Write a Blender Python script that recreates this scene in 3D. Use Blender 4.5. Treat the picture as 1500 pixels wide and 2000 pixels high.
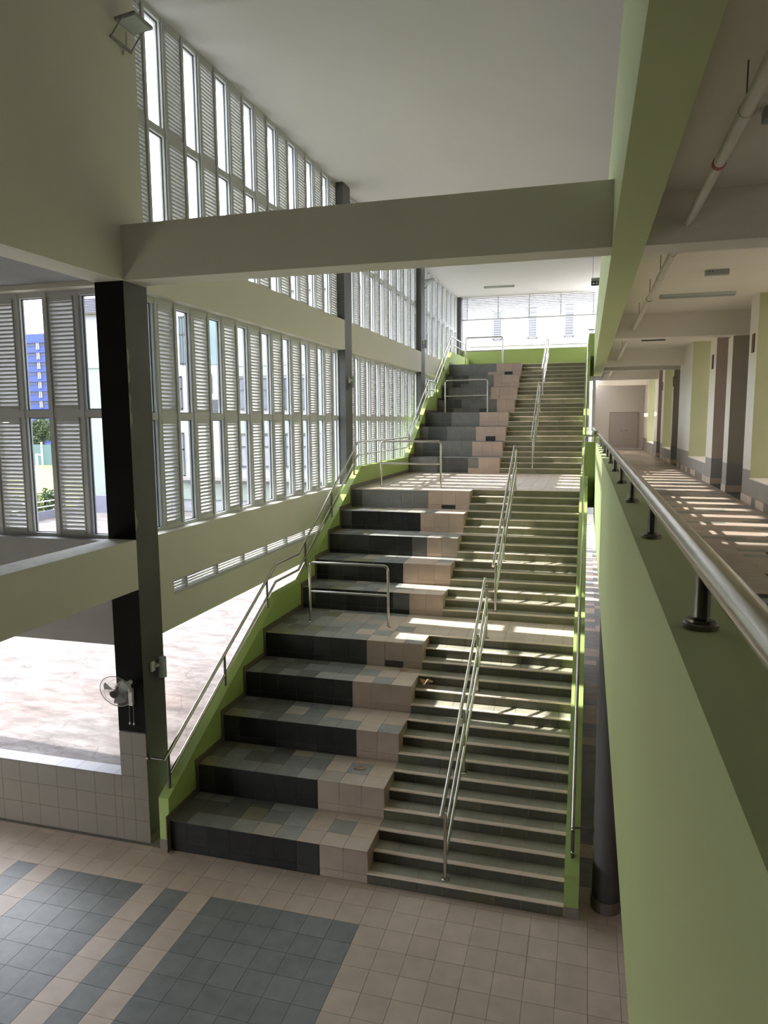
import bpy, bmesh, math, random
from mathutils import Vector, Matrix, Euler

# ------------------------------------------------------------------ scene
for o in list(bpy.data.objects): bpy.data.objects.remove(o)
S = bpy.context.scene
COL = S.collection
R_ = random.Random(7)

# ---- camera
FPX = 1407.297
CAM = Vector((2.6437, -8.4743, 6.0793))
cd = bpy.data.cameras.new('camera')
cd.sensor_fit = 'VERTICAL'; cd.sensor_height = 24.0; cd.sensor_width = 18.0
cd.lens = FPX / 2000 * 24.0
cd.clip_start = 0.05; cd.clip_end = 1000
cam = bpy.data.objects.new('camera', cd); COL.objects.link(cam)
cam.location = CAM; cam.rotation_euler = Euler((1.4460, 0.0071, 0.2724), 'XYZ')
S.camera = cam
CM = cam.rotation_euler.to_matrix()
def hit(u, v, ax, val):
    """where the sight line of photo pixel (u,v) meets the plane axis=val"""
    d = CM @ Vector(((u-750)/FPX, (1000-v)/FPX, -1))
    return CAM + d*((val-CAM[ax])/d[ax])

# ---- sky
W = bpy.data.worlds.new('sky'); S.world = W; W.use_nodes = True
nt = W.node_tree; nt.nodes.clear()
out = nt.nodes.new('ShaderNodeOutputWorld'); bg = nt.nodes.new('ShaderNodeBackground')
tc = nt.nodes.new('ShaderNodeTexCoord'); nz = nt.nodes.new('ShaderNodeTexNoise'); rp = nt.nodes.new('ShaderNodeValToRGB')
nz.inputs['Scale'].default_value = 2.2; nz.inputs['Detail'].default_value = 6
rp.color_ramp.elements[0].color = (.72, .78, .93, 1); rp.color_ramp.elements[1].color = (.93, .94, 1, 1)
rp.color_ramp.elements[0].position = .3; rp.color_ramp.elements[1].position = .62
nt.links.new(tc.outputs['Generated'], nz.inputs['Vector']); nt.links.new(nz.outputs[0], rp.inputs[0])
nt.links.new(rp.outputs[0], bg.inputs[0]); nt.links.new(bg.outputs[0], out.inputs[0])
bg.inputs[1].default_value = 2.0
# ---- sun
sl = bpy.data.lights.new('sun', 'SUN'); sl.energy = 2.9; sl.angle = math.radians(.6); sl.color = (1, .95, .88)
sun = bpy.data.objects.new('sun', sl); COL.objects.link(sun)
sun.rotation_euler = Vector((1, -.05, -.80)).to_track_quat('-Z', 'Y').to_euler()
sun.location = (-40, 10, 40)
# ---- exposure
S.view_settings.view_transform = 'Standard'; S.view_settings.look = 'None'
S.view_settings.gamma = 1; S.view_settings.use_curve_mapping = False
S.view_settings.exposure = 2.58

# ------------------------------------------------------------------ materials
MATS = {}
def mat(name, col, rough=.6, metal=0, var=.06, scale=3.0, bump=0, spec=.4, bscale=None):
    if name in MATS: return MATS[name]
    m = bpy.data.materials.new(name); m.use_nodes = True
    n = m.node_tree.nodes; b = n['Principled BSDF']; L = m.node_tree.links
    b.inputs['Roughness'].default_value = rough; b.inputs['Metallic'].default_value = metal
    b.inputs['Specular IOR Level'].default_value = spec
    tcn = n.new('ShaderNodeTexCoord'); t = n.new('ShaderNodeTexNoise'); r = n.new('ShaderNodeValToRGB')
    geo = n.new('ShaderNodeNewGeometry')
    t.inputs['Scale'].default_value = scale; t.inputs['Detail'].default_value = 5
    L.new(geo.outputs['Position'], t.inputs['Vector']); L.new(t.outputs[0], r.inputs[0])
    c0 = [max(0, c*(1-var)) for c in col]; c1 = [min(1, c*(1+var)) for c in col]
    r.color_ramp.elements[0].color = (*c0, 1); r.color_ramp.elements[1].color = (*c1, 1)
    r.color_ramp.elements[0].position = .3; r.color_ramp.elements[1].position = .7
    L.new(r.outputs[0], b.inputs['Base Color'])
    if bump:
        t2 = n.new('ShaderNodeTexNoise'); t2.inputs['Scale'].default_value = bscale or scale*12
        bp = n.new('ShaderNodeBump'); bp.inputs['Strength'].default_value = bump; bp.inputs['Distance'].default_value = .01
        L.new(geo.outputs['Position'], t2.inputs['Vector']); L.new(t2.outputs[0], bp.inputs['Height']); L.new(bp.outputs[0], b.inputs['Normal'])
    MATS[name] = m
    return m
def srgb(r, g, b):
    f = lambda c: ((c/255+.055)/1.055)**2.4 if c > 10 else c/255/12.92
    return (f(r), f(g), f(b))
mat('cream_paint', (.71, .69, .60), .75, bump=.05, var=.03, scale=.8)
mat('white_paint', (.82, .775, .70), .8, bump=.04, var=.02, scale=.8)
mat('ceiling_paint', (.71, .705, .72), .85, var=.02, scale=.5)
mat('green_pale', (.53, .61, .30), .6, bump=.04, var=.03, scale=.8)
mat('green_vivid', (.35, .455, .135), .6, bump=.04, var=.04, scale=1)
mat('charcoal_paint', (.095, .094, .09), .55, bump=.05, var=.12, scale=1.5)
mat('grey_paint', (.30, .30, .30), .7, var=.05)
mat('dado_grey', (.36, .34, .32), .6, var=.04)
mat('pinkish_paint', (.50, .42, .36), .7, var=.03)
mat('taupe_paint', (.40, .36, .30), .7, var=.03)
mat('sage_paint', (.42, .44, .27), .65, var=.05, scale=1)
mat('aluminium_white', (.56, .57, .57), .45, var=.03)
mat('aluminium_dark', (.06, .06, .065), .5, var=.03)
mat('steel', (.56, .54, .49), .22, 1, var=.06, scale=6)
mat('steel_dark', (.20, .19, .17), .3, 1, var=.08, scale=6)
mat('grout', (.26, .24, .21), .9, var=.1, scale=20)
mat('grout_pale', (.42, .40, .36), .9, var=.1, scale=20)
mat('grout_dark', (.10, .09, .08), .9, var=.1, scale=20)
mat('tile_beige', (.66, .54, .445), .42, var=.07, scale=4, bump=.04, bscale=60)
mat('tile_beige_b', (.62, .505, .415), .42, var=.07, scale=4, bump=.04, bscale=60)
mat('tile_bluegrey', (.245, .26, .26), .38, var=.12, scale=5, bump=.04, bscale=60)
mat('tile_bluegrey_b', (.22, .235, .237), .38, var=.12, scale=5, bump=.04, bscale=60)
mat('tile_black', (.022, .023, .021), .4, var=.25, scale=5, bump=.05, bscale=50)
mat('tile_charcoal', (.045, .046, .041), .4, var=.2, scale=5, bump=.05, bscale=50)
mat('tile_slate', (.10, .103, .098), .4, var=.15, scale=5, bump=.05, bscale=50)
mat('tile_grey', (.16, .16, .15), .42, var=.12, scale=5, bump=.04, bscale=50)
mat('tile_olive', (.115, .112, .068), .42, var=.15, scale=5, bump=.04, bscale=50)
mat('tile_taupe', (.22, .19, .155), .42, var=.1, scale=5, bump=.04, bscale=50)
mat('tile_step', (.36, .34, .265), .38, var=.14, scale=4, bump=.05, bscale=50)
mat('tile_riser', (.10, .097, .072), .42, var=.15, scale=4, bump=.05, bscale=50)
mat('tile_nosing', (.78, .65, .53), .5, var=.06, scale=6)
mat('plank_beige', (.42, .345, .28), .4, var=.06, scale=4)
mat('plank_rose', (.40, .31, .25), .4, var=.06, scale=4)
mat('plank_grey', (.19, .19, .17), .4, var=.08, scale=4)
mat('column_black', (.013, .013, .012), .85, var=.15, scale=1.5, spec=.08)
mat('riser_beige', (.43, .34, .27), .42, var=.07, scale=4, bump=.04, bscale=60)  # upright faces get a darkened beige tile, shade put into the colour
mat('shaded_beige_b', (.40, .32, .255), .42, var=.07, scale=4, bump=.04, bscale=60)
mat('riser_rose', (.60, .45, .365), .42, var=.06, scale=4)
mat('riser_rose_b', (.56, .425, .345), .42, var=.06, scale=4)
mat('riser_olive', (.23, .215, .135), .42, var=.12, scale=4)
mat('riser_grey_a', (.22, .215, .205), .42, var=.12, scale=5)
mat('riser_grey_b', (.29, .285, .27), .42, var=.1, scale=5)
mat('lit_charcoal', (.15, .15, .135), .42, var=.14, scale=5, bump=.05, bscale=50)  # level tops get brightened copies of the dark tiles, light put into colour
mat('lit_slate', (.25, .255, .24), .42, var=.12, scale=5, bump=.05, bscale=50)
mat('lit_grey', (.36, .36, .335), .42, var=.1, scale=5, bump=.04, bscale=50)
mat('lit_olive', (.25, .24, .15), .42, var=.12, scale=5, bump=.04, bscale=50)
mat('lit_taupe', (.48, .42, .345), .42, var=.08, scale=5, bump=.04, bscale=50)
mat('tile_skirt', (.14, .12, .085), .45, var=.12, scale=5)
mat('tile_wall', (.22, .19, .148), .35, var=.05, scale=2)
mat('tile_lavender', (.24, .235, .27), .4, var=.06, scale=4)
mat('plastic_white', (.72, .71, .66), .4, var=.02)
mat('plastic_grey', (.32, .34, .33), .45, var=.04)
mat('plastic_dark', (.03, .03, .03), .4)
mat('lamp_body', (.50, .55, .53), .4, var=.03)
mat('pipe_paint', (.66, .61, .53), .35, var=.03)
mat('red_band', (.35, .03, .04), .4)
mat('cable', (.5, .48, .42), .6)
mat('cardboard', (.42, .29, .19), .85, var=.15, scale=12)
mat('sign_black', (.012, .012, .012), .5)
mat('sign_white', (.8, .8, .8), .6)
mat('brown_plate', (.12, .065, .04), .5)
mat('door_paint', (.55, .50, .46), .55, var=.02)
mat('plaster_patch', (.30, .28, .22), .9, var=.2, scale=8)
mat('bldg_white', (.25, .25, .265), .85, var=.03, scale=.4)
mat('bldg_sage', (.20, .225, .20), .8, var=.05, scale=.4)
mat('bldg_teal', (.085, .13, .145), .3, var=.12, scale=.6)
mat('bldg_window', (.07, .08, .095), .25, var=.2, scale=.8)
mat('bldg_curtain', (.19, .195, .215), .8, var=.1, scale=2)
mat('bldg_frame', (.045, .05, .055), .5)
mat('bldg_blue', (.030, .050, .20), .7, var=.08, scale=.2)
mat('bldg_blue_dark', (.035, .043, .095), .6, var=.25, scale=.5)
mat('bldg_sand', (.20, .185, .175), .8)
mat('lav_concrete', (.13, .128, .16), .85, var=.08, scale=1)
mat('grass', (.155, .155, .028), .95, var=.18, scale=.15)
mat('leaf_green', (.05, .075, .032), .8, var=.35, scale=.5)
mat('leaf_light', (.11, .125, .03), .8, var=.35, scale=3)
mat('bark', (.14, .10, .07), .9)
mat('banner_pink', (.25, .06, .10), .7)
mat('banner_orange', (.28, .15, .09), .7)
mat('fence_teal', (.06, .11, .11), .7)
mat('earth', (.30, .28, .22), .95)
def concrete():
    m = bpy.data.materials.new('plaza_concrete'); m.use_nodes = True
    n = m.node_tree.nodes; L = m.node_tree.links; b = n['Principled BSDF']; b.inputs['Roughness'].default_value = .9
    g = n.new('ShaderNodeNewGeometry'); mp = n.new('ShaderNodeMapping'); mp.inputs['Scale'].default_value = (.9, 2.4, 1); mp.inputs['Rotation'].default_value = (0, 0, .5)
    L.new(g.outputs['Position'], mp.inputs['Vector'])
    t = n.new('ShaderNodeTexNoise'); t.inputs['Scale'].default_value = 1.3; t.inputs['Detail'].default_value = 9; t.inputs['Roughness'].default_value = .65
    L.new(mp.outputs[0], t.inputs['Vector'])
    r = n.new('ShaderNodeValToRGB'); e = r.color_ramp.elements
    e[0].position = .30; e[0].color = (.032, .026, .024, 1); e[1].position = .66; e[1].color = (.115, .108, .105, 1)
    x = e.new(.47); x.color = (.068, .059, .056, 1)
    L.new(t.outputs[0], r.inputs[0])
    v = n.new('ShaderNodeTexVoronoi'); v.feature = 'DISTANCE_TO_EDGE'; v.inputs['Scale'].default_value = .55
    t3 = n.new('ShaderNodeTexNoise'); t3.inputs['Scale'].default_value = 1.5; t3.inputs['Detail'].default_value = 4
    ad = n.new('ShaderNodeMixRGB'); ad.blend_type = 'ADD'; ad.inputs[0].default_value = .8
    L.new(g.outputs['Position'], t3.inputs['Vector']); L.new(g.outputs['Position'], ad.inputs[1]); L.new(t3.outputs[1], ad.inputs[2]); L.new(ad.outputs[0], v.inputs['Vector'])
    cr = n.new('ShaderNodeValToRGB'); cr.color_ramp.elements[0].position = .004; cr.color_ramp.elements[1].position = .012
    cr.color_ramp.elements[0].color = (.62, .58, .56, 1)
    L.new(v.outputs['Distance'], cr.inputs[0])
    mx = n.new('ShaderNodeMixRGB'); mx.blend_type = 'MULTIPLY'; mx.inputs[0].default_value = .8
    t2 = n.new('ShaderNodeTexNoise'); t2.inputs['Scale'].default_value = .35; t2.inputs['Detail'].default_value = 3
    r2 = n.new('ShaderNodeValToRGB'); r2.color_ramp.elements[0].position = .42; r2.color_ramp.elements[1].position = .7
    r2.color_ramp.elements[0].color = (1, 1, 1, 1); r2.color_ramp.elements[1].color = (1, .82, .74, 1)
    L.new(g.outputs['Position'], t2.inputs['Vector']); L.new(t2.outputs[0], r2.inputs[0])
    mx2 = n.new('ShaderNodeMixRGB'); mx2.blend_type = 'MULTIPLY'; mx2.inputs[0].default_value = 1
    L.new(r.outputs[0], mx.inputs[1]); L.new(cr.outputs[0], mx.inputs[2]); L.new(mx.outputs[0], mx2.inputs[1]); L.new(r2.outputs[0], mx2.inputs[2])
    L.new(mx2.outputs[0], b.inputs['Base Color'])
    MATS['plaza_concrete'] = m
concrete()
def glass(name, tint):
    m = bpy.data.materials.new(name); m.use_nodes = True
    n = m.node_tree.nodes; L = m.node_tree.links; n.clear()
    o = n.new('ShaderNodeOutputMaterial'); mx = n.new('ShaderNodeMixShader'); t = n.new('ShaderNodeBsdfTransparent'); g = n.new('ShaderNodeBsdfGlossy')
    t.inputs[0].default_value = tint; g.inputs['Roughness'].default_value = .02
    mx.inputs[0].default_value = .05; L.new(t.outputs[0], mx.inputs[1]); L.new(g.outputs[0], mx.inputs[2]); L.new(mx.outputs[0], o.inputs[0])
    MATS[name] = m
glass('window_glass', (.90, .92, .93, 1)); glass('tinted_glass', (.42, .39, .34, 1)); glass('dim_glass', (.26, .245, .22, 1)); glass('pale_glass', (.62, .59, .53, 1))  # last three tints dim the daylight added through the right corridor wall

# ------------------------------------------------------------------ mesh helpers
class MB:
    def __init__(s): s.v = []; s.f = []; s.sm = []
    def box(s, x0, x1, y0, y1, z0, z1):
        b = len(s.v)
        s.v += [(x, y, z) for z in (z0, z1) for y in (y0, y1) for x in (x0, x1)]
        for q in ((0, 2, 3, 1), (4, 5, 7, 6), (0, 1, 5, 4), (2, 6, 7, 3), (0, 4, 6, 2), (1, 3, 7, 5)):
            s.f.append(tuple(b+i for i in q)); s.sm.append(False)
        return s
    def prism(s, poly, ax, a0, a1):
        """poly = points in the two other axes (cyclic order y,z / x,z / x,y), pushed along axis ax"""
        n = len(poly); b = len(s.v)
        for a in (a0, a1):
            for p in poly:
                q = list(p); q.insert(ax, a); s.v.append(tuple(q))
        s.f.append(tuple(range(b, b+n))[::-1]); s.f.append(tuple(range(b+n, b+2*n))); s.sm += [False]*2
        for i in range(n):
            j = (i+1) % n; s.f.append((b+i, b+j, b+n+j, b+n+i)); s.sm.append(False)
        return s
    def tube(s, pts, r, seg=10, closed=False, cap=True):
        P = [Vector(p) for p in pts]; n = len(P); b = len(s.v)
        rr = r if isinstance(r, (list, tuple)) else [r]*n
        def tdir(i):
            if closed: a, c = P[(i-1) % n], P[(i+1) % n]; return ((P[i]-a).normalized()+(c-P[i]).normalized()).normalized()
            if i == 0: return (P[1]-P[0]).normalized()
            if i == n-1: return (P[-1]-P[-2]).normalized()
            return ((P[i]-P[i-1]).normalized()+(P[i+1]-P[i]).normalized()).normalized()
        t0 = tdir(0); up = Vector((0, 0, 1)) if abs(t0.z) < .9 else Vector((1, 0, 0))
        a = (up-t0*up.dot(t0)).normalized()
        for i in range(n):
            t = tdir(i); a = (a-t*a.dot(t)).normalized(); c = t.cross(a)
            k = 1.0
            if 0 < i < n-1:
                d = (P[i]-P[i-1]).normalized().dot(t); k = 1/max(d, .5)
            for j in range(seg):
                w = 2*math.pi*j/seg
                s.v.append(tuple(P[i]+(a*math.cos(w)+c*math.sin(w))*rr[i]*(1+(k-1)*.5)))
        m = n if closed else n-1
        for i in range(m):
            for j in range(seg):
                i2 = (i+1) % n
                s.f.append((b+i*seg+j, b+i*seg+(j+1) % seg, b+i2*seg+(j+1) % seg, b+i2*seg+j)); s.sm.append(True)
        if not closed and cap:
            e = len(s.v); s.v += [s.v[b+j] for j in range(seg)]+[s.v[b+(n-1)*seg+j] for j in range(seg)]
            s.f.append(tuple(e+j for j in range(seg))[::-1]); s.f.append(tuple(e+seg+j for j in range(seg))); s.sm += [False]*2
        return s
    def lathe(s, prof, c, seg=20):
        """profile (r,z) turned about the vertical through c"""
        n = len(prof); first = len(s.v)
        for (r0, z0), (r1, z1) in zip(prof[:-1], prof[1:]):
            b = len(s.v)
            for r, z in ((r0, z0), (r1, z1)):
                for j in range(seg):
                    w = 2*math.pi*j/seg; s.v.append((c[0]+r*math.cos(w), c[1]+r*math.sin(w), c[2]+z))
            for j in range(seg):
                s.f.append((b+j, b+(j+1) % seg, b+seg+(j+1) % seg, b+seg+j)); s.sm.append(True)
        for (r, z), flip in ((prof[0], True), (prof[-1], False)):
            b = len(s.v)
            s.v += [(c[0]+r*math.cos(2*math.pi*j/seg), c[1]+r*math.sin(2*math.pi*j/seg), c[2]+z) for j in range(seg)]
            q = tuple(range(b, b+seg)); s.f.append(q[::-1] if flip else q); s.sm.append(False)
        return s
    def quad(s, a, b_, c, d):
        b = len(s.v); s.v += [tuple(a), tuple(b_), tuple(c), tuple(d)]; s.f.append((b, b+1, b+2, b+3)); s.sm.append(False); return s
    def mesh(s, name, m):
        me = bpy.data.meshes.new(name); me.from_pydata(s.v, [], s.f)
        me.polygons.foreach_set('use_smooth', s.sm)
        me.materials.append(MATS[m]); me.update()
        return me
def put(me, name, parent=None, loc=(0, 0, 0), rot=None, scale=None):
    o = bpy.data.objects.new(name, me); COL.objects.link(o)
    o.location = loc
    if rot: o.rotation_euler = rot
    if scale: o.scale = scale
    if parent: o.parent = parent
    return o
def obj(name, mb, m, parent=None):
    """one mesh object; coordinates are world ones, shifted under an unrotated parent Empty"""
    if parent:
        p = base_of(parent)
        if p.length > 0: mb.v = [(x-p.x, y-p.y, z-p.z) for x, y, z in mb.v]
    return put(mb.mesh(name, m), name, parent)
def base_of(o):
    p = Vector((0, 0, 0))
    while o: p += o.location; o = o.parent
    return p
def tag(o, label=None, cat=None, group=None, kind=None):
    if label: o['label'] = label
    if cat: o['category'] = cat
    if group: o['group'] = group
    if kind: o['kind'] = kind
    return o
def thing(name, label, cat, loc=(0, 0, 0), group=None, kind=None, rot=None):
    o = bpy.data.objects.new(name, None); COL.objects.link(o); o.location = loc; o.empty_display_size = .1
    if rot: o.rotation_euler = rot
    return tag(o, label, cat, group, kind)
UNIT = {}
def slab(parent, name, m, x0, x1, y0, y1, z0, z1):
    """a tile or plank: a shared unit box scaled to size"""
    k = (name, m)
    if k not in UNIT: UNIT[k] = MB().box(-.5, .5, -.5, .5, -.5, .5).mesh(name, m)
    p = base_of(parent) if parent else Vector((0, 0, 0))
    return put(UNIT[k], name, parent, ((x0+x1)/2-p.x, (y0+y1)/2-p.y, (z0+z1)/2-p.z), None, (x1-x0, y1-y0, z1-z0))
def struct(name, mb, m, label, cat):
    return tag(obj(name, mb, m), label, cat, kind='structure')

# ------------------------------------------------------------------ dimensions
T = .3345; G = .0025; TH = .008            # tile pitch, half joint, tile thickness
D = .833; t3 = D/3
YS = [0, .833, 1.666, 2.499, 3.332, 5.169, 6.001, 6.833, 7.664, 8.496, 14.596, 15.430, 16.263, 17.096, 19.326, 20.159, 20.992, 21.824]
ZS = [.45, .90, 1.35, 1.80, 2.25, 2.684, 3.117, 3.551, 3.984, 4.418, 4.910, 5.402, 5.894, 6.386, 6.894, 7.401, 7.909, 8.417]
XL, XW = -2.95, 2.526                      # left end of the tiers, right end of the steps (tiers end and steps begin at x = 0)
FC = 4.418                                 # corridor floor
CEIL = 11.96
XA = -3.31                                 # inner face of the window wall line
COLY = [(.07, .60), (9.22, 9.77), (18.03, 18.65), (26.75, 27.3)]

# ------------------------------------------------------------------ ground floor
floor = struct('floor', MB().box(-9, 9, -12, .6, -.25, -TH).box(-3.3, 9, .6, 40, -.25, -TH), 'grout', 'beige and blue-grey tiled ground floor at the foot of the stairs', 'floor')
def in_view(p):
    q = CM.transposed() @ (Vector(p)-CAM)
    if q.z > -.1: return False
    u, v = 750+FPX*q.x/-q.z, 1000-FPX*q.y/-q.z
    return -40 < u < 1540 and -40 < v < 2040
def floor_mat(i, j):
    """i counts columns leftward from the edge x=.137, j rows from y=-.78 towards the viewer"""
    if j < 0 or i < 0: return None
    return 'ggggggbgbggggbgbggggggbgbggggbgb'[i] == 'g'
cells = []
for a in range(-21, 28):
    for j in range(-3, 30):
        x1 = .137 - a*T; x0 = x1-T; y1 = -.78 - j*T; y0 = y1-T
        y1 = min(y1, 0)
        if y1 <= y0: continue
        c = ((x0+x1)/2, (y0+y1)/2, 0)
        if x1 > 7.1 or x0 < -8.98: continue
        if x0 < -3.3 and y1 > .07: continue
        g = floor_mat(a, j)
        cells.append((not in_view(c), (Vector(c)-CAM).length, x0, x1, y0, y1, g))
for a in range(0, 13):                                 # the passage beside the stairs and under the corridor
    for j in range(0, 108):
        x0 = 2.71+a*T; y0 = j*T
        cells.append((True, 90+j, x0, x0+T, y0, y0+T, j > 1 and R_.random() < .55))
cells.sort()
stuffm = {}
for n, (hid, d, x0, x1, y0, y1, g) in enumerate(cells):
    m = R_.choice(['tile_bluegrey', 'tile_bluegrey_b']) if g else R_.choice(['tile_beige', 'tile_beige_b'])
    if n < 300: slab(floor, 'tile', m, x0+G, x1-G, y0+G, y1-G, -TH, 0)
    else: stuffm.setdefault(m, MB()).box(x0+G, x1-G, y0+G, y1-G, -TH, 0)
for m, mb in stuffm.items(): tag(obj('tile_field', mb, m, floor), kind='stuff')

# ------------------------------------------------------------------ stairs
PAL_L = ['tile_black', 'tile_black', 'tile_charcoal', 'tile_charcoal', 'tile_olive', 'tile_slate']
PAL_M = ['tile_charcoal', 'tile_slate', 'tile_slate', 'tile_grey', 'tile_grey', 'tile_olive']
PAL_R = ['tile_beige', 'tile_beige', 'tile_beige', 'tile_grey', 'tile_beige_b']
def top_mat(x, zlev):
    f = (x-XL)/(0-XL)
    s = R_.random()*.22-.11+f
    if s < .34: return R_.choice(['lit_charcoal', 'lit_charcoal', 'lit_slate', 'lit_olive', 'lit_slate'])
    if s < .68: return R_.choice(['lit_slate', 'lit_slate', 'lit_grey', 'lit_grey', 'lit_taupe'])
    return R_.choice(['tile_beige', 'tile_beige_b', 'tile_beige', 'tile_beige', 'lit_grey'])
BROWN = [2, 3, 2, 3, 3, 2, 3, 2, 3, 3, 2, 3, 3, 3, 2, 3, 3, 3]
XC = [XL]+[-T*k for k in range(8, -1, -1)]             # tile columns on the tiers
XC[-1] = 0
XC = [x for x in XC if x > XL+.05 or x == XL]
XS = [0]+[T*k for k in range(1, 8)]+[XW]               # tile columns on the steps
FL = [(0, 5), (5, 10), (10, 14), (14, 18)]
ORD = ['lowest', 'second', 'third', 'topmost']
for fi, (k0, k1) in enumerate(FL):
    z_base = 0 if k0 == 0 else ZS[k0-1]
    te = thing('seating_terrace', ORD[fi]+' run of broad dark tiled seating tiers with beige right ends, beside the narrow steps', 'seating tier', ((XL)/2, YS[k0], z_base), 'terrace runs of the grand stair', 'structure')
    st = thing('stair_flight', ORD[fi]+' flight of narrow olive-grey tiled steps with pale nosings, beside the seating tiers', 'stairs', (XW/2, YS[k0], z_base), 'step flights of the grand stair', 'structure')
    tb, sb = MB(), MB()
    for k in range(k0, k1):
        y0, z1 = YS[k], ZS[k]; zp = 0 if k == 0 else ZS[k-1]
        last = k == k1-1
        y1 = YS[k+1] if not last else (y0+2*t3)
        rr = (z1-zp)
        tb.box(XL, 0, y0+TH, y1+.3, max(zp-.5, 0) if k else 0, z1-TH)
        b2 = BROWN[k]+R_.choice([0, 0, 1])
        # riser tiles of the tier: one tall row above a short one
        for c in range(len(XC)-1):
            xa, xb = XC[c]+G, XC[c+1]-G
            col = len(XC)-2-c                          # 0 = right-most
            if c % 3 == 0 or c == 1: dk = R_.choice(['tile_black']*3+['tile_charcoal']*2 if k < 5 else (['tile_black', 'tile_charcoal', 'tile_charcoal', 'tile_slate'] if xa < -1.7 else ['tile_charcoal', 'tile_slate', 'tile_slate']) if k < 9 else (['riser_grey_a', 'tile_slate'] if xa < -1.8 else ['riser_grey_a', 'riser_grey_b', 'riser_grey_a']))
            dark = dk
            m1 = R_.choice(['riser_beige', 'shaded_beige_b'] if k < 8 else ['riser_rose', 'riser_rose_b']) if col < BROWN[k] else dark
            m2 = R_.choice(['riser_beige', 'shaded_beige_b'] if k < 8 else ['riser_rose', 'riser_rose_b']) if col < b2 else dark if R_.random() < .75 else (R_.choice(['tile_black', 'tile_charcoal', 'tile_black']) if k < 9 else R_.choice(['tile_slate', 'riser_grey_a', 'riser_grey_b']))
            if col == 1 and k in (4, 9, 12, 17): m2 = 'tile_charcoal'
            zm = zp+(rr-T) if rr > T+.03 else zp
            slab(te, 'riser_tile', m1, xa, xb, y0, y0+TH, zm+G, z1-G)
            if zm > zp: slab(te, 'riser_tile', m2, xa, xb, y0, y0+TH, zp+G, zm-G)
        # top tiles (only where they can be seen from above)
        if not last:
            rows = [(y0, y0+.31), (y0+.31, y0+.31+T), (y0+.31+T, y1)]
            if z1 < 6.0 and k < 10:
                for (a, b) in rows:
                    for c in range(len(XC)-1):
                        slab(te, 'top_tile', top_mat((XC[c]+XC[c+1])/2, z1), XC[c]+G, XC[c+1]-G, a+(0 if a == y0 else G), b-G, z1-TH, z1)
            else:
                tag(obj('top_tiles', MB().box(XL, 0, y0, y1, z1-TH, z1), 'tile_slate', te))
        # side cheek of the tier, above the steps
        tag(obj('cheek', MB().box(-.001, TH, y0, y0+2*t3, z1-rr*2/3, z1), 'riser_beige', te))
        # the three steps
        for s in range(3):
            ys = y0+s*t3; zs0 = zp+rr*s/3; zs1 = zp+rr*(s+1)/3
            top = last and s == 2
            sb.box(0, XW, ys+TH, ys+t3+.3, max(zs0-.5, 0) if k else 0, zs1-TH)
            for c in range(len(XS)-1):
                xa, xb = XS[c]+G, XS[c+1]-G
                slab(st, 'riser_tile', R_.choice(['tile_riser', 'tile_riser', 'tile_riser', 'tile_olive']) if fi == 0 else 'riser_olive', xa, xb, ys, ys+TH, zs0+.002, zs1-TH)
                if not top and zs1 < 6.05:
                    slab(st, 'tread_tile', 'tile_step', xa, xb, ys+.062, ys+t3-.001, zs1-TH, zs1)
            if not top and zs1 >= 6.05: obj('tread', MB().box(0, XW, ys+.06, ys+t3, zs1-TH, zs1), 'tile_step', st)
            obj('nosing', MB().prism([(ys-.004, zs1-.018), (ys-.004, zs1-.003), (ys, zs1+.001), (ys+.058, zs1+.001), (ys+.058, zs1-.018)], 0, .001, XW), 'tile_nosing', st)
    obj('body', tb, 'grout_pale', te); obj('body', sb, 'grout', st)
# landings
LAND = [(4, 5, 'first'), (9, 10, 'second'), (13, 14, 'third'), (17, None, 'top')]
for n, (k, kn, w) in enumerate(LAND):
    y0, z = YS[k], ZS[k]; y1 = YS[kn] if kn is not None else 27.3
    la = thing('stair_landing', w+' landing of the grand stair, tiled grey on the left and beige on the right', 'landing', (0, y0, z), 'landings of the grand stair', 'structure')
    obj('body', MB().box(XL, 0, y0+TH, y1+.3, z-.4, z-TH).box(0, XW, y0+2*t3+TH, y1+.3, z-.4, z-TH), 'grout', la)
    if n in (0, 1):
        row = y0; far = {}
        while row < y1-.02:
            b = min(row+T, y1)
            for c in range(len(XC)-1):
                m = top_mat((XC[c]+XC[c+1])/2+.2, z) if n == 0 else R_.choice(['lit_taupe', 'tile_beige_b', 'lit_taupe'] if c < 3 else ['tile_beige', 'tile_beige_b'])
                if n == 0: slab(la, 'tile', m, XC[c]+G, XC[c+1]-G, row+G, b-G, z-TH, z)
                else: far.setdefault(m, MB()).box(XC[c]+G, XC[c+1]-G, row+G, b-G, z-TH, z)
            ya = max(row, y0+2*t3)
            if b > ya+.02:
                for c in range(len(XS)-1):
                    m = R_.choice(['tile_beige', 'tile_beige_b'])
                    if n == 0: slab(la, 'tile', m, XS[c]+G, XS[c+1]-G, ya+G, b-G, z-TH, z)
                    else: far.setdefault(m, MB()).box(XS[c]+G, XS[c+1]-G, ya+G, b-G, z-TH, z)
            row = b
        for m, mb in far.items(): tag(obj('tile_field', mb, m, la), kind='stuff')
    else:
        obj('paving', MB().box(XL, 0, y0, y1, z-TH, z).box(0, XW, y0+2*t3, y1, z-TH, z), 'tile_taupe', la)

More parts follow.
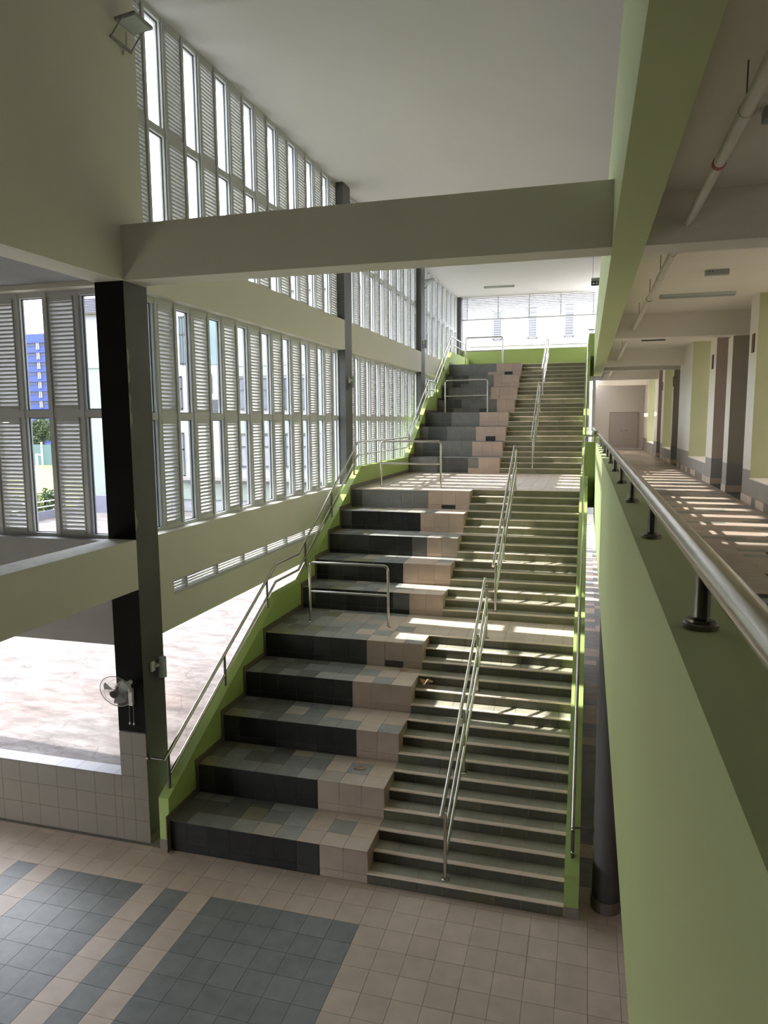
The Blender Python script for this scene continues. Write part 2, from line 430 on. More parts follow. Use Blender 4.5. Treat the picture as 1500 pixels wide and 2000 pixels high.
# stringer walls either side
def profile(off):
    return [(0, .77-off), (4.0, 2.83-off), (5.19, 2.83-off), (9.30, 4.93-off), (14.5, 4.93-off), (17.85, 6.99-off), (19.1, 7.0-off), (22.4, 9.0-off), (27.0, 9.05-off)]
def stringer(name, x0, x1, off, label, cut):
    s = thing(name, label, 'low wall', ((x0+x1)/2, 0, 0), kind='structure')
    pts = [(y, z) for y, z in profile(off)]
    poly = [(0, .12)]+pts+[(27.0, 8.0), (0.3, .0+.12)]
    mb = MB()
    # quads from segment to segment keep the long wall planar
    for (ya, za), (yb, zb) in zip(pts[:-1], pts[1:]):
        la = 0 if ya < 9 else (za-1.2); lb = 0 if yb < 9 else (zb-1.2)
        if ya < 9 and yb >= 9: lb = 0
        if ya >= 9: la = min(la, 0 if ya < 9.31 else la)
        mb.prism([(ya, la), (yb, lb), (yb, zb), (ya, za)], 0, x0, x1)
    obj('wall_body', mb, 'green_vivid', s)
    obj('skirting', MB().box(x0-.006, x1+.006, -.008, .0, 0, .14), 'tile_taupe', s)
    return s
sl_ = stringer('stringer_wall', -3.11, XL, 0, 'green sloping side wall climbing beside the seating tiers', 0)
sr_ = stringer('stringer_wall', XW, 2.703, .21, 'green sloping side wall climbing beside the narrow steps next to the passage', 0)
# stepped skirting along the left wall
for k in range(18):
    y0, z1 = YS[k], ZS[k]; zp = 0 if k == 0 else ZS[k-1]
    y1 = YS[k+1] if k < 17 else 26.9
    slab(sl_, 'skirting_tile', 'tile_skirt', XL-.001, XL+.012, y0-.09, y0, zp+.002, z1+.1)
    n = max(1, round((y1-.09-y0)/.42)); st_ = (y1-.09-y0)/n
    for i in range(n): slab(sl_, 'skirting_tile', 'tile_skirt', XL-.001, XL+.012, y0+i*st_+.002, y0+(i+1)*st_-.002, z1, z1+.1)

# ------------------------------------------------------------------ columns, beams, spandrels
for i, (a, b) in enumerate(COLY):
    zt = 7.96 if i == 0 else CEIL
    c = thing('column', ['charcoal square column with cream tiled foot beside the stair start', 'charcoal square column between the first and second window bays', 'charcoal square column between the second and third window bays', 'charcoal square column at the corner beside the far parapet'][i], 'column', (-3.53, (a+b)/2, 0), kind='structure')
    obj('shaft', MB().box(-3.752, XA-.002, a, b, 0, zt), 'charcoal_paint', c)
    if i == 0:
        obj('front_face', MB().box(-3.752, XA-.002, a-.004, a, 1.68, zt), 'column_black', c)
        for r in range(5):
            for cc, (xa, xb) in enumerate(((-3.752, -3.543), (-3.543, XA-.002))):
                slab(c, 'tile', 'tile_wall', xa+.002, xb-.002, a-.012, a, r*.3335+.002, min((r+1)*.3335, 1.68)-.002)
        obj('skirting', MB().box(XA-.002, XA+.012, a, b, 0, .11), 'tile_taupe', c)
        for (yy, za, zb) in ((.075, 6.6, 7.1), (.075, 6.0, 6.5), (.075, 4.6, 4.9)):
            # touched-up filler on the arris
            m_ = MB(); n = 10
            for s in range(n):
                u0, u1 = s/n, (s+1)/n
                w0 = .05*math.sin(math.pi*u0)**.6*(1+.4*math.sin(9*u0+za)); w1 = .05*math.sin(math.pi*u1)**.6*(1+.4*math.sin(9*u1+za))
                zA, zB = za+(zb-za)*u0, za+(zb-za)*u1
                m_.quad((XA-.0005, a+.001, zA), (XA-.0005, a+.001+w0, zA), (XA-.0005, a+.001+w1, zB), (XA-.0005, a+.001, zB))
            obj('filler_patch', m_, 'plaster_patch', c)
def spandrel(name, y0, y1, z0, z1, label, vent=None, x0=-3.75, m='cream_paint'):
    mb = MB()
    if vent:
        va, vb, zb, zt = vent
        mb.box(x0, XA, y0, y1, zt, z1).box(x0, XA, y0, y1, z0, zb).box(x0, XA, y0, va, zb, zt).box(x0, XA, vb, y1, zb, zt)
    else: mb.box(x0, XA, y0, y1, z0, z1)
    return struct(name, mb, m, label, 'beam')
bays = [(COLY[0][1], COLY[1][0]), (COLY[1][1], COLY[2][0]), (COLY[2][1], COLY[3][0])]
BN = ['first', 'second', 'third']
for i, (a, b) in enumerate(bays):
    spandrel('spandrel_beam', a, b, 3.0, 4.47, 'cream spandrel beam under the lower windows of the %s bay%s' % (BN[i], ', pierced by a slatted vent' if i == 0 else ''), (.96, 7.48, 3.49, 3.72) if i == 0 else None)
    spandrel('spandrel_beam', a, b, 7.90, 8.63, 'cream spandrel beam between lower and upper windows of the %s bay' % BN[i])
    # sill stones
mat('bare_concrete', (.66, .65, .62), .9, var=.12, scale=6, bump=.1)
lb_ = struct('beam', MB().box(-3.75, XA, -12, .07, 3.78, 4.478), 'cream_paint', 'cream beam with bare concrete top running to the tile-footed column', 'beam')
obj('bare_top', MB().box(-3.745, XA-.004, -12, .068, 4.478, 4.483), 'bare_concrete', lb_)
struct('wall_left', MB().box(-3.75, XA, -12, .59, 7.955, CEIL), 'cream_paint', 'tall cream wall above the tile-footed column with a floodlight on it', 'wall')
struct('beam', MB().box(XA, 2.86, .07, .50, 7.955, 8.662), 'cream_paint', 'cream cross beam spanning over the stairs from column to green parapet', 'beam')
# window wall to the left of the column
struct('spandrel_beam', MB().box(-9, -3.752, .12, .62, 2.93, 4.44), 'grey_paint', 'grey spandrel beam under the windows left of the tile-footed column', 'beam')
struct('wall_front', MB().box(-9, -3.752, .12, .62, 7.93, CEIL), 'cream_paint', 'cream wall above the windows left of the tile-footed column', 'wall')
struct('ceiling_side', MB().box(-9, -3.752, -12, .12, 8.0, 8.2), 'grey_paint', 'grey ceiling of the side bay behind the cream beam', 'ceiling')
ws = MB().box(-9.3, -9, -12, .62, 2.9, CEIL).box(-9.3, -9, -2.2, .62, 0, 2.9).box(-9.3, -9, -12.3, -10, 0, 2.9)  # ground level gap added to send fill light across the foreground floor
struct('wall_side', ws, 'white_paint', 'white west wall of the side bay above a wide unseen opening added to let fill light in', 'wall')
struct('sunblocker', MB().box(-12.4, -9.3, -10.5, .6, 2.9, 3.0), 'grey_paint', 'thin grey canopy slab added unseen outside the west opening of the side bay', 'sunblocker')  # invented slab, keeps direct sun out of the side bay
struct('sunblocker', MB().box(-6.3, -3.75, .62, 9.2, 2.92, 3.0), 'grey_paint', 'thin grey canopy slab added outside below the lower windows of the first bay to shade the tiers', 'sunblocker')  # invented slab, blocks low sun from the seating tiers
lw = thing('low_wall', 'cream tiled low wall with lavender coping beside the tile-footed column', 'low wall', (-6.3, .2, 0), kind='structure')
obj('core', MB().box(-9, -3.752, .07, .30, 0, .985), 'grout_dark', lw)
for c in range(17):
    xb = -3.542-.3355*c; xa = xb-.3355
    for r in range(3):
        xbb = min(xb, -3.752)
        if xbb-xa > .05: slab(lw, 'tile', 'tile_wall', xa+.002, xbb-.002, .058, .07, r*.3335+.002, (r+1)*.3335-.002 if r < 2 else .995)
    if min(xb, -3.752)-xa > .05: slab(lw, 'coping_tile', 'tile_lavender', xa+.002, min(xb, -3.752)-.002, .058, .31, .985, 1.0)

# ------------------------------------------------------------------ ceiling, floors, right side
struct('ceiling', MB().box(-3.9, 7, -12, 27.4, CEIL, CEIL+.25), 'ceiling_paint', 'plain white ceiling high above the stairs', 'ceiling')
XP = 2.86
up = struct('parapet_upper', MB().box(XP, 3.2, -12, 24.3, 7.93, 9.72), 'green_pale', 'pale green upper parapet beam above the corridor', 'parapet')
pl = struct('parapet_lower', MB().box(XP, 3.03, -12, 9.8, 3.785, 5.556), 'green_pale', 'pale green corridor parapet under the thick steel handrail', 'parapet')
struct('parapet_lower', MB().box(XP, 3.03, 14.6, 27.2, 3.785, 5.556), 'green_pale', 'pale green corridor parapet beyond the bridge', 'parapet')
struct('bridge_parapet', MB().box(2.62, 3.03, 9.8, 9.95, 4.19, 5.556), 'green_vivid', 'vivid green parapet end of the bridge from second landing to corridor', 'parapet')
struct('bridge_slab', MB().box(2.45, 3.3, 9.82, 14.6, 3.95, 4.41), 'grey_paint', 'grey bridge slab joining second landing and corridor', 'slab')
struct('bridge_parapet', MB().box(2.63, XP, 23.9, 24.05, 7.93, 9.72), 'green_vivid', 'vivid green parapet end at the top landing', 'parapet')
struct('bridge_slab', MB().box(2.45, 3.2, 24.05, 27.3, 7.93, 8.41), 'grey_paint', 'grey slab joining top landing and upper corridor', 'slab')
# corridor
fc = struct('floor_corridor', MB().box(3.03, 7, -12, 36.5, 3.95, FC-TH), 'grout_dark', 'beige and grey plank-tiled corridor floor behind the parapet', 'floor')
tiles = []
row = 0; y = -7.2
while y < 36:
    x = 3.04+(row % 2)*-.3
    while x < 5.75:
        xa, xb = max(x, 3.035), min(x+.6, 5.745)
        if xb-xa > .04:
            c = ((xa+xb)/2, y+.1, FC)
            if in_view(c): tiles.append(((Vector(c)-CAM).length, xa, xb, y, y+.2))
        x += .6
    y += .2; row += 1
tiles.sort(); far = {}
for n, (d, xa, xb, ya, yb) in enumerate(tiles):
    m = R_.choice(['plank_beige', 'plank_beige', 'plank_rose', 'plank_rose', 'plank_grey'])
    if n < 280: slab(fc, 'plank_tile', m, xa+.0015, xb-.0015, ya+.002, yb-.002, FC-TH, FC)
    else: far.setdefault(m, MB()).box(xa+.0015, xb-.0015, ya+.002, yb-.002, FC-TH, FC)
for m, mb in far.items(): tag(obj('plank_field', mb, m, fc), kind='stuff')
CC = 8.46
struct('ceiling_corridor', MB().box(3.2, 7, -12, 36.5, CC, CC+.3), 'white_paint', 'white corridor ceiling carrying pipes and batten lamps', 'ceiling')
for n, (a, b) in enumerate([(-9.4, -8.9), (.0, .48), (9.25, 9.75), (18.1, 18.6), (20.6, 21.0), (27.2, 27.7), (33.0, 33.4)]):
    if n == 0: continue
    struct('corridor_beam', MB().box(3.2, 6.3, a, b, 7.93, CC), 'white_paint', 'white downstand beam number %d across the corridor ceiling counted from the cross beam' % n, 'beam')
struct('wall_upper', MB().box(5.75, 6.0, -12, 27.4, CC+.3, CEIL), 'white_paint', 'white wall of the upper corridor behind the green parapet', 'wall')
# right hand corridor wall
WR = 5.75
def seg(y0, y1, op, label, side_m, zt=CC, gl='tinted_glass'):
    """wall piece with an optional deep window opening op=(ya,yb)"""
    w = thing('wall_right', label, 'wall', (WR+.2, (y0+y1)/2, FC), kind='structure')
    x1 = WR+.45; sill = 4.91; dado = 5.08
    core = MB(); low = MB()
    if op:
        ya, yb = op
        core.box(WR, x1, y0, ya, dado, zt).box(WR, x1, yb, y1, dado, zt)
        low.box(WR, x1, y0, ya, FC, dado).box(WR, x1, yb, y1, FC, dado).box(WR, x1, ya, yb, FC, sill)
        obj('reveal', MB().box(WR+.004, x1+.5, yb-.004, yb, sill, zt), 'sage_paint', w)
        obj('sill', MB().box(WR-.01, x1+.3, ya, yb, sill, sill+.02), 'white_paint', w)
        for i in range(3):  # unseen panes added to let fill daylight into the corridor
            p0, p1 = ya+(yb-ya)*i/3, ya+(yb-ya)*(i+1)/3
            obj('window_frame', MB().box(x1+.3, x1+.36, p0, p0+.04, sill, zt).box(x1+.3, x1+.36, p1-.04, p1, sill, zt).box(x1+.3, x1+.36, p0, p1, sill, sill+.05).box(x1+.3, x1+.36, p0, p1, zt-.05, zt), 'aluminium_white', w)
            obj('pane', MB().box(x1+.325, x1+.331, p0+.03, p1-.03, sill+.03, zt-.03), gl, w)
        obj('near_reveal', MB().box(x1, x1+.5, ya-.1, ya, FC, zt), 'white_paint', w)
        obj('under_sill', MB().box(x1, x1+.5, ya-.1, yb+.1, FC, sill), 'white_paint', w)
        obj('outer_reveal', MB().box(x1, x1+.5, yb, yb+.1, FC, zt), 'white_paint', w)
    else:
        core.box(WR, x1, y0, y1, dado, zt); low.box(WR, x1, y0, y1, FC, dado)
    obj('upper_wall', core, 'white_paint', w); obj('dado', low, 'dado_grey', w)
    obj('end_face', MB().box(WR+.004, x1, y0-.003, y0, dado, zt), side_m, w)
    obj('end_dado', MB().box(WR+.004, x1, y0-.003, y0, FC+.16, dado), 'grey_paint', w)
    n = max(1, int((y1-y0)/.33)); s = (y1-y0)/n
    for i in range(n): slab(w, 'skirting_tile', R_.choice(['tile_beige', 'tile_taupe']), WR-.012, WR, y0+i*s+.002, y0+(i+1)*s-.002, FC, FC+.155)
    slab(w, 'skirting_tile', 'tile_beige', WR-.012, x1, y0-.012, y0, FC, FC+.155)
    return w
seg(-11.9, -1.0, (-7.0, -2.0), 'white corridor wall with an unseen window recess added to light the near corridor', 'pinkish_paint', gl='dim_glass')  # recess added out of view, its window brightens the near corridor
seg(-1.0, 7.75, (3.0, 7.05), 'white corridor wall with grey dado and deep sage green window recess before the freestanding pier', 'pinkish_paint')
seg(9.5, 10.05, None, 'freestanding taupe pier with grey dado between two corridor openings', 'taupe_paint', 7.93)
seg(11.65, 19.04, (12.6, 15.98), 'white corridor wall with pinkish end and sage window recess beyond the freestanding pier', 'pinkish_paint')
seg(20.9, 25.2, (21.2, 24.3), 'white corridor wall with taupe end and dark sage recess towards the double door', 'taupe_paint')
seg(26.9, 35.0, (28.5, 32.5), 'far white corridor wall piece next to the double door', 'pinkish_paint', gl='pale_glass')
struct('wall_recess', MB().box(6.65, 6.75, -12, -7.1, FC, CC).box(6.65, 6.75, -2.0, 2.9, FC, CC).box(6.65, 6.75, 7.05, 12.6, FC, CC).box(6.65, 6.75, 16.0, 21.2, FC, CC).box(6.65, 6.75, 24.4, 28.5, FC, CC).box(6.65, 6.75, 32.6, 36.5, FC, CC), 'pinkish_paint', 'pinkish back wall of the corridor recesses', 'wall')
struct('wall_end', MB().box(2.86, 6.9, 36.4, 36.6, FC, CC), 'white_paint', 'white end wall of the corridor around the double door', 'wall')
dr = thing('door_1', 'pale beige double door at the corridor end', 'door', (4.74, 36.35, FC), kind='structure')
obj('door_frame', MB().box(3.92, 3.98, 36.33, 36.4, FC, 6.52).box(5.50, 5.56, 36.33, 36.4, FC, 6.52).box(3.92, 5.56, 36.33, 36.4, 6.48, 6.54), 'pinkish_paint', dr)
for xa, xb in ((3.985, 4.735), (4.745, 5.495)):
    l_ = obj('leaf', MB().box(xa, xb, 36.35, 36.395, FC+.01, 6.475), 'door_paint', dr)
    hx = xb-.07 if xa < 4 else xa+.07
    p_ = MB().tube([(hx, 36.34, 5.45), (hx, 36.30, 5.45), (hx+(.12 if xa > 4 else -.12), 36.30, 5.45)], .012, 8)
    h_ = put(p_.mesh('handle', 'steel_dark'), 'handle', l_)
    h_.location = -base_of(dr)
# louvred opening on the left near the corridor end
struct('wall_corridor_end', MB().box(2.86, 3.0, 31.95, 36.4, FC, CC).box(2.86, 3.0, 27.4, 31.8, FC, 5.55).box(2.86, 3.0, 27.4, 31.8, 7.6, CC), 'white_paint', 'white left wall near the corridor end around the louvre screen', 'wall')
lv = thing('louvre_screen', 'grey horizontal louvre screen on the left near the corridor end', 'louvre', (2.95, 29.5, FC), kind='structure')
obj('post', MB().box(2.86, 3.0, 27.25, 27.4, FC, 8.4).box(2.86, 3.0, 31.8, 31.95, FC, 8.4), 'aluminium_white', lv)
for i in range(22): slab(lv, 'slat', 'aluminium_white', 2.88, 2.97, 27.4, 31.8, 5.6+i*.09, 5.6+i*.09+.035)
# round column beneath the parapet
rc = thing('round_column', 'round charcoal column with beige tile foot under the corridor parapet', 'column', (3.033, .345, 0), kind='structure')
obj('shaft', MB().lathe([(.172, 0), (.172, 3.79)], (3.033, .345, 0), 40), 'charcoal_paint', rc)
ring = []
for i in range(16):
    w0, w1 = 2*math.pi*(i+.02)/16, 2*math.pi*(i+.98)/16
    poly = [(3.033+r*math.cos(w), .345+r*math.sin(w)) for r, w in ((.174, w0), (.187, w0), (.187, (w0+w1)/2), (.187, w1), (.174, w1))]
    obj('foot_tile', MB().prism(poly, 2, 0, .155), 'tile_taupe', rc)
struct('wall_under', MB().box(7.2, 7.4, -12, 40, 0, 3.95), 'taupe_paint', 'taupe wall added far under the corridor to keep light out', 'wall')  # unseen wall placed to block stray light
struct('ceiling_under', MB().box(3.03, 7.2, -12, 36.5, 3.80, 3.95), 'white_paint', 'ceiling under the corridor', 'ceiling')

struct('wall_back', MB().box(-9.3, 9, -12.3, -12, 0, CEIL+.2), 'charcoal_paint', 'charcoal wall added behind the viewer, dark to cut light on the cross beam', 'wall')  # added dark wall out of view, holds light off the beam front

# far parapet and louvre screen at the top of the stairs
struct('parapet_end', MB().box(-3.30, 2.86, 27.0, 27.15, 7.9, 9.47), 'green_vivid', 'vivid green end parapet behind the top landing', 'parapet')
er = thing('end_rail', 'thin steel rail on short posts along the green end parapet', 'handrail', (0, 27.07, 9.47))
obj('rail', MB().tube([(-2.95, 27.07, 9.63), (2.6, 27.07, 9.63)], .024), 'steel', er)
for i in range(5): obj('post', MB().tube([(-2.8+i*1.29, 27.07, 9.46), (-2.8+i*1.29, 27.07, 9.62)], .014, 8), 'steel', er)
ls = thing('louvre_screen', 'pale horizontal louvre screen hung under the ceiling above the end parapet', 'louvre', (0, 27.1, 10.95), kind='structure')
xs = [-3.3, -3.07, -1.58, -.12, 1.33, 2.80, 2.95]
for x in xs[1:-1]: slab(ls, 'mullion', 'aluminium_white', x-.02, x+.02, 27.06, 27.14, 10.93, CEIL)
obj('bottom_rail', MB().box(-3.3, 2.95, 27.05, 27.15, 10.90, 10.95), 'aluminium_white', ls)
for i in range(13):
    for a, b in zip(xs[:-1], xs[1:]):
        z = 10.98+i*.075
        k = ('bl', round(b-a, 3))
        if k not in UNIT: UNIT[k] = MB().prism([(0, .0), (.06, .05), (.06, .056), (0, .006)], 0, 0, b-a-.04).mesh('blade', 'aluminium_white')
        put(UNIT[k], 'blade', ls, (a+.02, 27.07-27.1, z-10.95))

# ------------------------------------------------------------------ windows
BLADE = MB().prism([(0, 0), (0, .026), (.004, .028), (.082, -.030), (.082, -.035), (.005, .021), (.005, 0)][::-1], 0, 0, 1).mesh('blade', 'aluminium_white')
BL_PTS = [(0, 0), (0, .026), (.004, .028), (.082, -.030), (.082, -.035), (.005, .021), (.005, 0)][::-1]
NWIN = [0]
def window(origin, rz, length, z0, z1, ztr, first, label, single, near_first=True, cat='window'):
    """glazed and louvred strip window. local x runs along the wall, local -y looks into the room.
    single = how many blades are built one by one, the rest is joined per panel"""
    NWIN[0] += 1
    w = thing('window_%d' % NWIN[0], label, cat, (origin[0], origin[1], z0), kind='structure', rot=(0, 0, rz))
    H = z1-z0; tr = ztr-z0
    DP = .11
    def part(name, mb, m, parent=w): return put(mb.mesh(name, m), name, parent)
    gw, lwid, mu = .38, .40, .12
    n_g = 9 if first == 'g' else 8; n_l = 17-n_g
    if isinstance(length, tuple):
        length, cells = length
        seq = cells
    else:
        seq = [('g' if (i % 2 == 0) == (first == 'g') else 'l') for i in range(17)]
    tot = sum(gw if s == 'g' else lwid for s in seq)+mu*(len(seq)-1); end = (length-tot)/2
    part('frame', MB().box(0, length, 0, DP, 0, .05).box(0, length, 0, DP, H-.08, H).box(0, max(end, .03), 0, DP, .05, H-.08).box(length-max(end, .03), length, 0, DP, .05, H-.08), 'aluminium_white')
    part('transom', MB().box(0, length, .004, DP-.004, tr-.055, tr+.055), 'aluminium_white')
    x = end; left = single
    for i, s in enumerate(seq):
        wd = gw if s == 'g' else lwid
        if i < len(seq)-1:
            part('mullion', MB().box(x+wd+.03, x+wd+.09, -.012, DP, .02, H-.02).box(x+wd, x+wd+.12, .012, DP-.01, .02, H-.02), 'aluminium_white')
        for (za, zb) in ((.05, tr-.055), (tr+.055, H-.08)):
            if s == 'g':
                p = part('pane', MB().box(x+.006, x+wd-.006, .055, .061, za+.006, zb-.006), 'window_glass')
                g = .012
                gm = MB().box(x, x+g, .05, .066, za, zb).box(x+wd-g, x+wd, .05, .066, za, zb).box(x, x+wd, .05, .066, za, za+g).box(x, x+wd, .05, .066, zb-g, zb)
                part('gasket', gm, 'aluminium_dark', p)
            else:
                pa = part('louvre_panel', MB().box(x, x+wd, .0, .08, za, za+.035).box(x, x+wd, .0, .08, zb-.062, zb).box(x-.004, x+.012, .0, .08, za, zb).box(x+wd-.012, x+wd+.004, 0, .08, za, zb), 'aluminium_white')
                nb = int((zb-za-.08)/.0565)
                p0 = (zb-za-.075)/nb
                if left >= nb:
                    left -= nb
                    for j in range(nb): put(BLADE, 'blade', pa, (x+.008, .004, za+.04+j*p0), None, (wd-.016, 1, 1))
                else:
                    mb = MB()
                    for j in range(nb): mb.prism([(.004+a, za+.04+j*p0+b) for a, b in BL_PTS], 0, x+.008, x+wd-.008)
                    tag(part('blades', mb, 'aluminium_white', pa), kind='stuff')
        x += wd+mu
    return w
for i, (a, b) in enumerate(bays):
    window((-3.50, a), math.pi/2, b-a, 4.47, 7.90, 6.18, 'g', 'lower strip window of glass panes and louvre panels in the %s bay' % BN[i], 300 if i == 0 else 0)
    window((-3.50, a), math.pi/2, b-a, 8.63, CEIL, 10.34, 'l', 'upper strip window of louvre panels and glass panes in the %s bay' % BN[i], 300 if i == 0 else 0)
# left of the column, facing the viewer: glass -5.25..-4.84 and -4.23..-3.85
cellsA = ['l', 'g']*5
totA = 5*(.38+.40)+.12*9
window((-3.80-totA-.04, .30), 0, (totA+.08, cellsA), 4.44, 7.93, 6.225, 'l', 'strip window of glass panes and louvre panels left of the tile-footed column', 300)
# vent in the first spandrel
vg = thing('vent_grille', 'long white slatted vent grille in the cream spandrel beam', 'vent', (-3.4, .96, 3.49), kind='structure')
obj('frame', MB().box(-3.42, XA-.01, .96, 7.48, 3.49, 3.535).box(-3.42, XA-.01, .96, 7.48, 3.71, 3.72), 'aluminium_white', vg)
for yy in [1.36+.985*i for i in range(7)]: slab(vg, 'divider', 'aluminium_white', -3.42, XA-.012, yy-.012, yy+.012, 3.49, 3.72)
ed = [.96]+[1.36+.985*i for i in range(7)]
ed = [e for e in ed if e < 7.4]+[7.48]
for a, b in zip(ed[:-1], ed[1:]):
    for j in range(4):
        obj('slat', MB().prism([(-3.41, 3.545+j*.045), (-3.335, 3.560+j*.045), (-3.335, 3.566+j*.045), (-3.41, 3.551+j*.045)], 1, a+.014, b-.014), 'aluminium_white', vg) if False else slab(vg, 'slat', 'aluminium_white', -3.40, -3.345, a+.014, b-.014, 3.55+j*.043, 3.563+j*.043)

# ------------------------------------------------------------------ railings
def flange(parent, p, r=.05, h=.014, m='steel'):
    return obj('flange', MB().lathe([(r, 0), (r, h*.6), (r*.8, h), (.02, h)], p, 18), m, parent)
def top_at(poly, y):
    if y <= poly[0][0]: return poly[0][1]
    for (ya, za), (yb, zb) in zip(poly[:-1], poly[1:]):
        if ya <= y <= yb: return za+(zb-za)*(y-ya)/(yb-ya)
    return poly[-1][1]
RAILL = [(.06, 1.30), (4.03, 3.375), (5.16, 3.375), (9.32, 5.56), (14.62, 5.56), (17.95, 7.57), (18.95, 7.57), (22.5, 9.65), (26.45, 9.69)]
def side_rail(x, rail, prof, posts, label, drop, r=.026):
    h = thing('handrail', label, 'handrail', (x, 0, prof[0][1]))
    obj('top_rail', MB().tube([(x, y, z) for y, z in rail], r, 12), 'steel', h)
    obj('lower_rail', MB().tube([(x, y, z-drop) for y, z in [(.2, top_at(rail, .2))]+rail[1:]], r*.9, 12), 'steel', h)
    for y in posts:
        z0 = top_at(prof, y); z1 = top_at(rail, y)
        obj('post', MB().tube([(x+.004, y, z0-.02), (x+.004, y, z1-.01)], r*.85, 10), 'steel_dark', h)
    return h
hl = side_rail(-3.03, RAILL, profile(0), [.164, 1.91, 3.62, 5.56, 7.25, 8.95, 11.0, 12.9, 14.9, 16.4, 17.7, 19.4, 20.9, 22.4, 24.6, 26.3], 'double steel handrail on the green side wall beside the seating tiers', .33)
obj('wall_bracket', MB().tube([(-3.03, .10, 1.30), (-3.30, .10, 1.30)], .016, 10), 'steel_dark', hl)
obj('wall_flange', MB().tube([(-3.312, .10, 1.30), (-3.29, .10, 1.30)], .05, 18), 'steel_dark', hl)
RAILR = [(.26, 1.03), (4.0, 3.10), (5.16, 3.12), (9.32, 5.25), (14.62, 5.25), (17.95, 7.27), (18.95, 7.27), (22.5, 9.55), (23.6, 9.58)]
hr = side_rail(2.61, RAILR, profile(.21), [.22, 2.1, 3.9, 5.4, 7.2, 9.0, 10.9, 12.8, 14.5, 16.2, 17.9, 19.2, 20.8, 22.4], 'double steel handrail on the green side wall next to the passage', .30)
obj('wall_bracket', MB().tube([(2.61, .30, 1.02), (2.862, .33, 1.02)], .012, 10), 'steel_dark', hr)
obj('wall_flange', MB().tube([(2.845, .33, 1.02), (2.868, .33, 1.02)], .035, 16), 'steel_dark', hr)
# central rails, one per flight
CX = 1.022
CENT = [([(.14, .15), (1.59, .90), (2.93, 1.65), (3.97, 2.25)], (.06, 1.04), (4.10, 3.30)),
        ([(5.29, 2.3945), (6.66, 3.117), (8.0, 3.84), (9.12, 4.418)], (5.22, 3.30), (9.22, 5.47)),
        ([(14.72, 4.582), (16.02, 5.402), (17.05, 5.894), (17.80, 6.386)], (14.66, 5.50), (17.95, 7.43)),
        ([(19.46, 7.063), (20.60, 7.57), (21.55, 8.08), (22.55, 8.417)], (19.38, 7.98), (22.75, 9.50))]
for i, (posts, a, b) in enumerate(CENT):
    h = thing('centre_handrail', '%s free-standing three-bar steel handrail dividing the narrow steps' % ORD[i], 'handrail', (CX, posts[0][0], posts[0][1]), 'centre rails of the step flights')
    obj('top_rail', MB().tube([(CX-.045, *a), (CX-.045, *b)], .027, 12), 'steel', h)
    s_ = (b[1]-a[1])/(b[0]-a[0])
    for dz in (-.23, -.58):
        ya, yb = posts[0][0], posts[-1][0]
        obj('middle_rail', MB().tube([(CX+.01, ya, a[1]+s_*(ya-a[0])+dz), (CX+.01, yb, a[1]+s_*(yb-a[0])+dz)], .024, 12), 'steel', h)
    for y, z in posts:
        zt = a[1]+s_*(y-a[0])
        p_ = obj('post', MB().tube([(CX, y, z), (CX, y, zt-.02)], .024, 12), 'steel', h)
        obj('saddle', MB().tube([(CX, y, zt-.035), (CX-.045, y, zt-.01)], .010, 8), 'steel_dark', h)
        flange(h, (CX, y, z))
# guard frames on the landings
for i, (y, z) in enumerate(((4.21, 2.25), (9.28, 4.418), (17.98, 6.386), (22.62, 8.417))):
    g = thing('guard_frame', 'bent steel tube guard frame with a middle bar on the %s landing' % ['first', 'second', 'third', 'top'][i], 'guard rail', (-1.62, y, z), 'guard frames on the landings')
    xa, xb, h, r = -2.40, -.845, 1.165, .09
    pts = [(xa, y, z)]
    for j in range(6):
        w = math.pi/2*j/5; pts.append((xa+r-r*math.cos(w), y, z+h-r+r*math.sin(w)))
    for j in range(6):
        w = math.pi/2*(1-j/5); pts.append((xb-r+r*math.cos(w), y, z+h-r+r*math.sin(w)))
    pts.append((xb, y, z))
    obj('frame_tube', MB().tube(pts, .026, 12), 'steel', g)
    obj('middle_bar', MB().tube([(xa, y, z+.60), (xb, y, z+.60)], .023, 12), 'steel', g)
    for x in (xa, xb): flange(g, (x, y, z))
# corridor handrail on the parapet
cr_ = thing('corridor_handrail', 'thick polished steel handrail on flanged posts along the corridor parapet', 'handrail', (2.935, -6.5, 5.556))
obj('rail', MB().tube([(2.94, -11.8, 5.725), (2.94, 9.7, 5.725)], .034, 20), 'steel', cr_)
for i in range(13):
    y = -9.46+1.455*i
    if y > 9.7: break
    obj('post', MB().tube([(2.935, y, 5.56), (2.935, y, 5.72)], .0205, 16), 'steel_dark', cr_)
    obj('flange', MB().lathe([(.043, 0), (.043, .012), (.038, .016), (.034, .017), (.034, .024), (.022, .026)], (2.935, y, 5.556), 24), 'steel_dark', cr_)
cr2 = thing('corridor_handrail', 'steel handrail along the corridor parapet beyond the bridge', 'handrail', (2.935, 20, 5.556))
obj('rail', MB().tube([(2.94, 14.7, 5.725), (2.94, 27.0, 5.725)], .034, 14), 'steel', cr2)
for i in range(9): obj('post', MB().tube([(2.935, 14.9+1.455*i, 5.55), (2.935, 14.9+1.455*i, 5.72)], .0205, 10), 'steel_dark', cr2)
br = thing('bridge_rail', 'short steel rail on the vivid green bridge parapet', 'handrail', (2.77, 9.87, 5.556))
obj('rail', MB().tube([(2.60, 9.87, 5.70), (2.92, 9.87, 5.70)], .026, 12), 'steel', br)
for x in (2.66, 2.84): obj('post', MB().tube([(x, 9.87, 5.55), (x, 9.87, 5.70)], .014, 8), 'steel_dark', br)
br = thing('bridge_rail', 'short steel rail on the green parapet end at the top landing', 'handrail', (2.75, 23.97, 9.72))
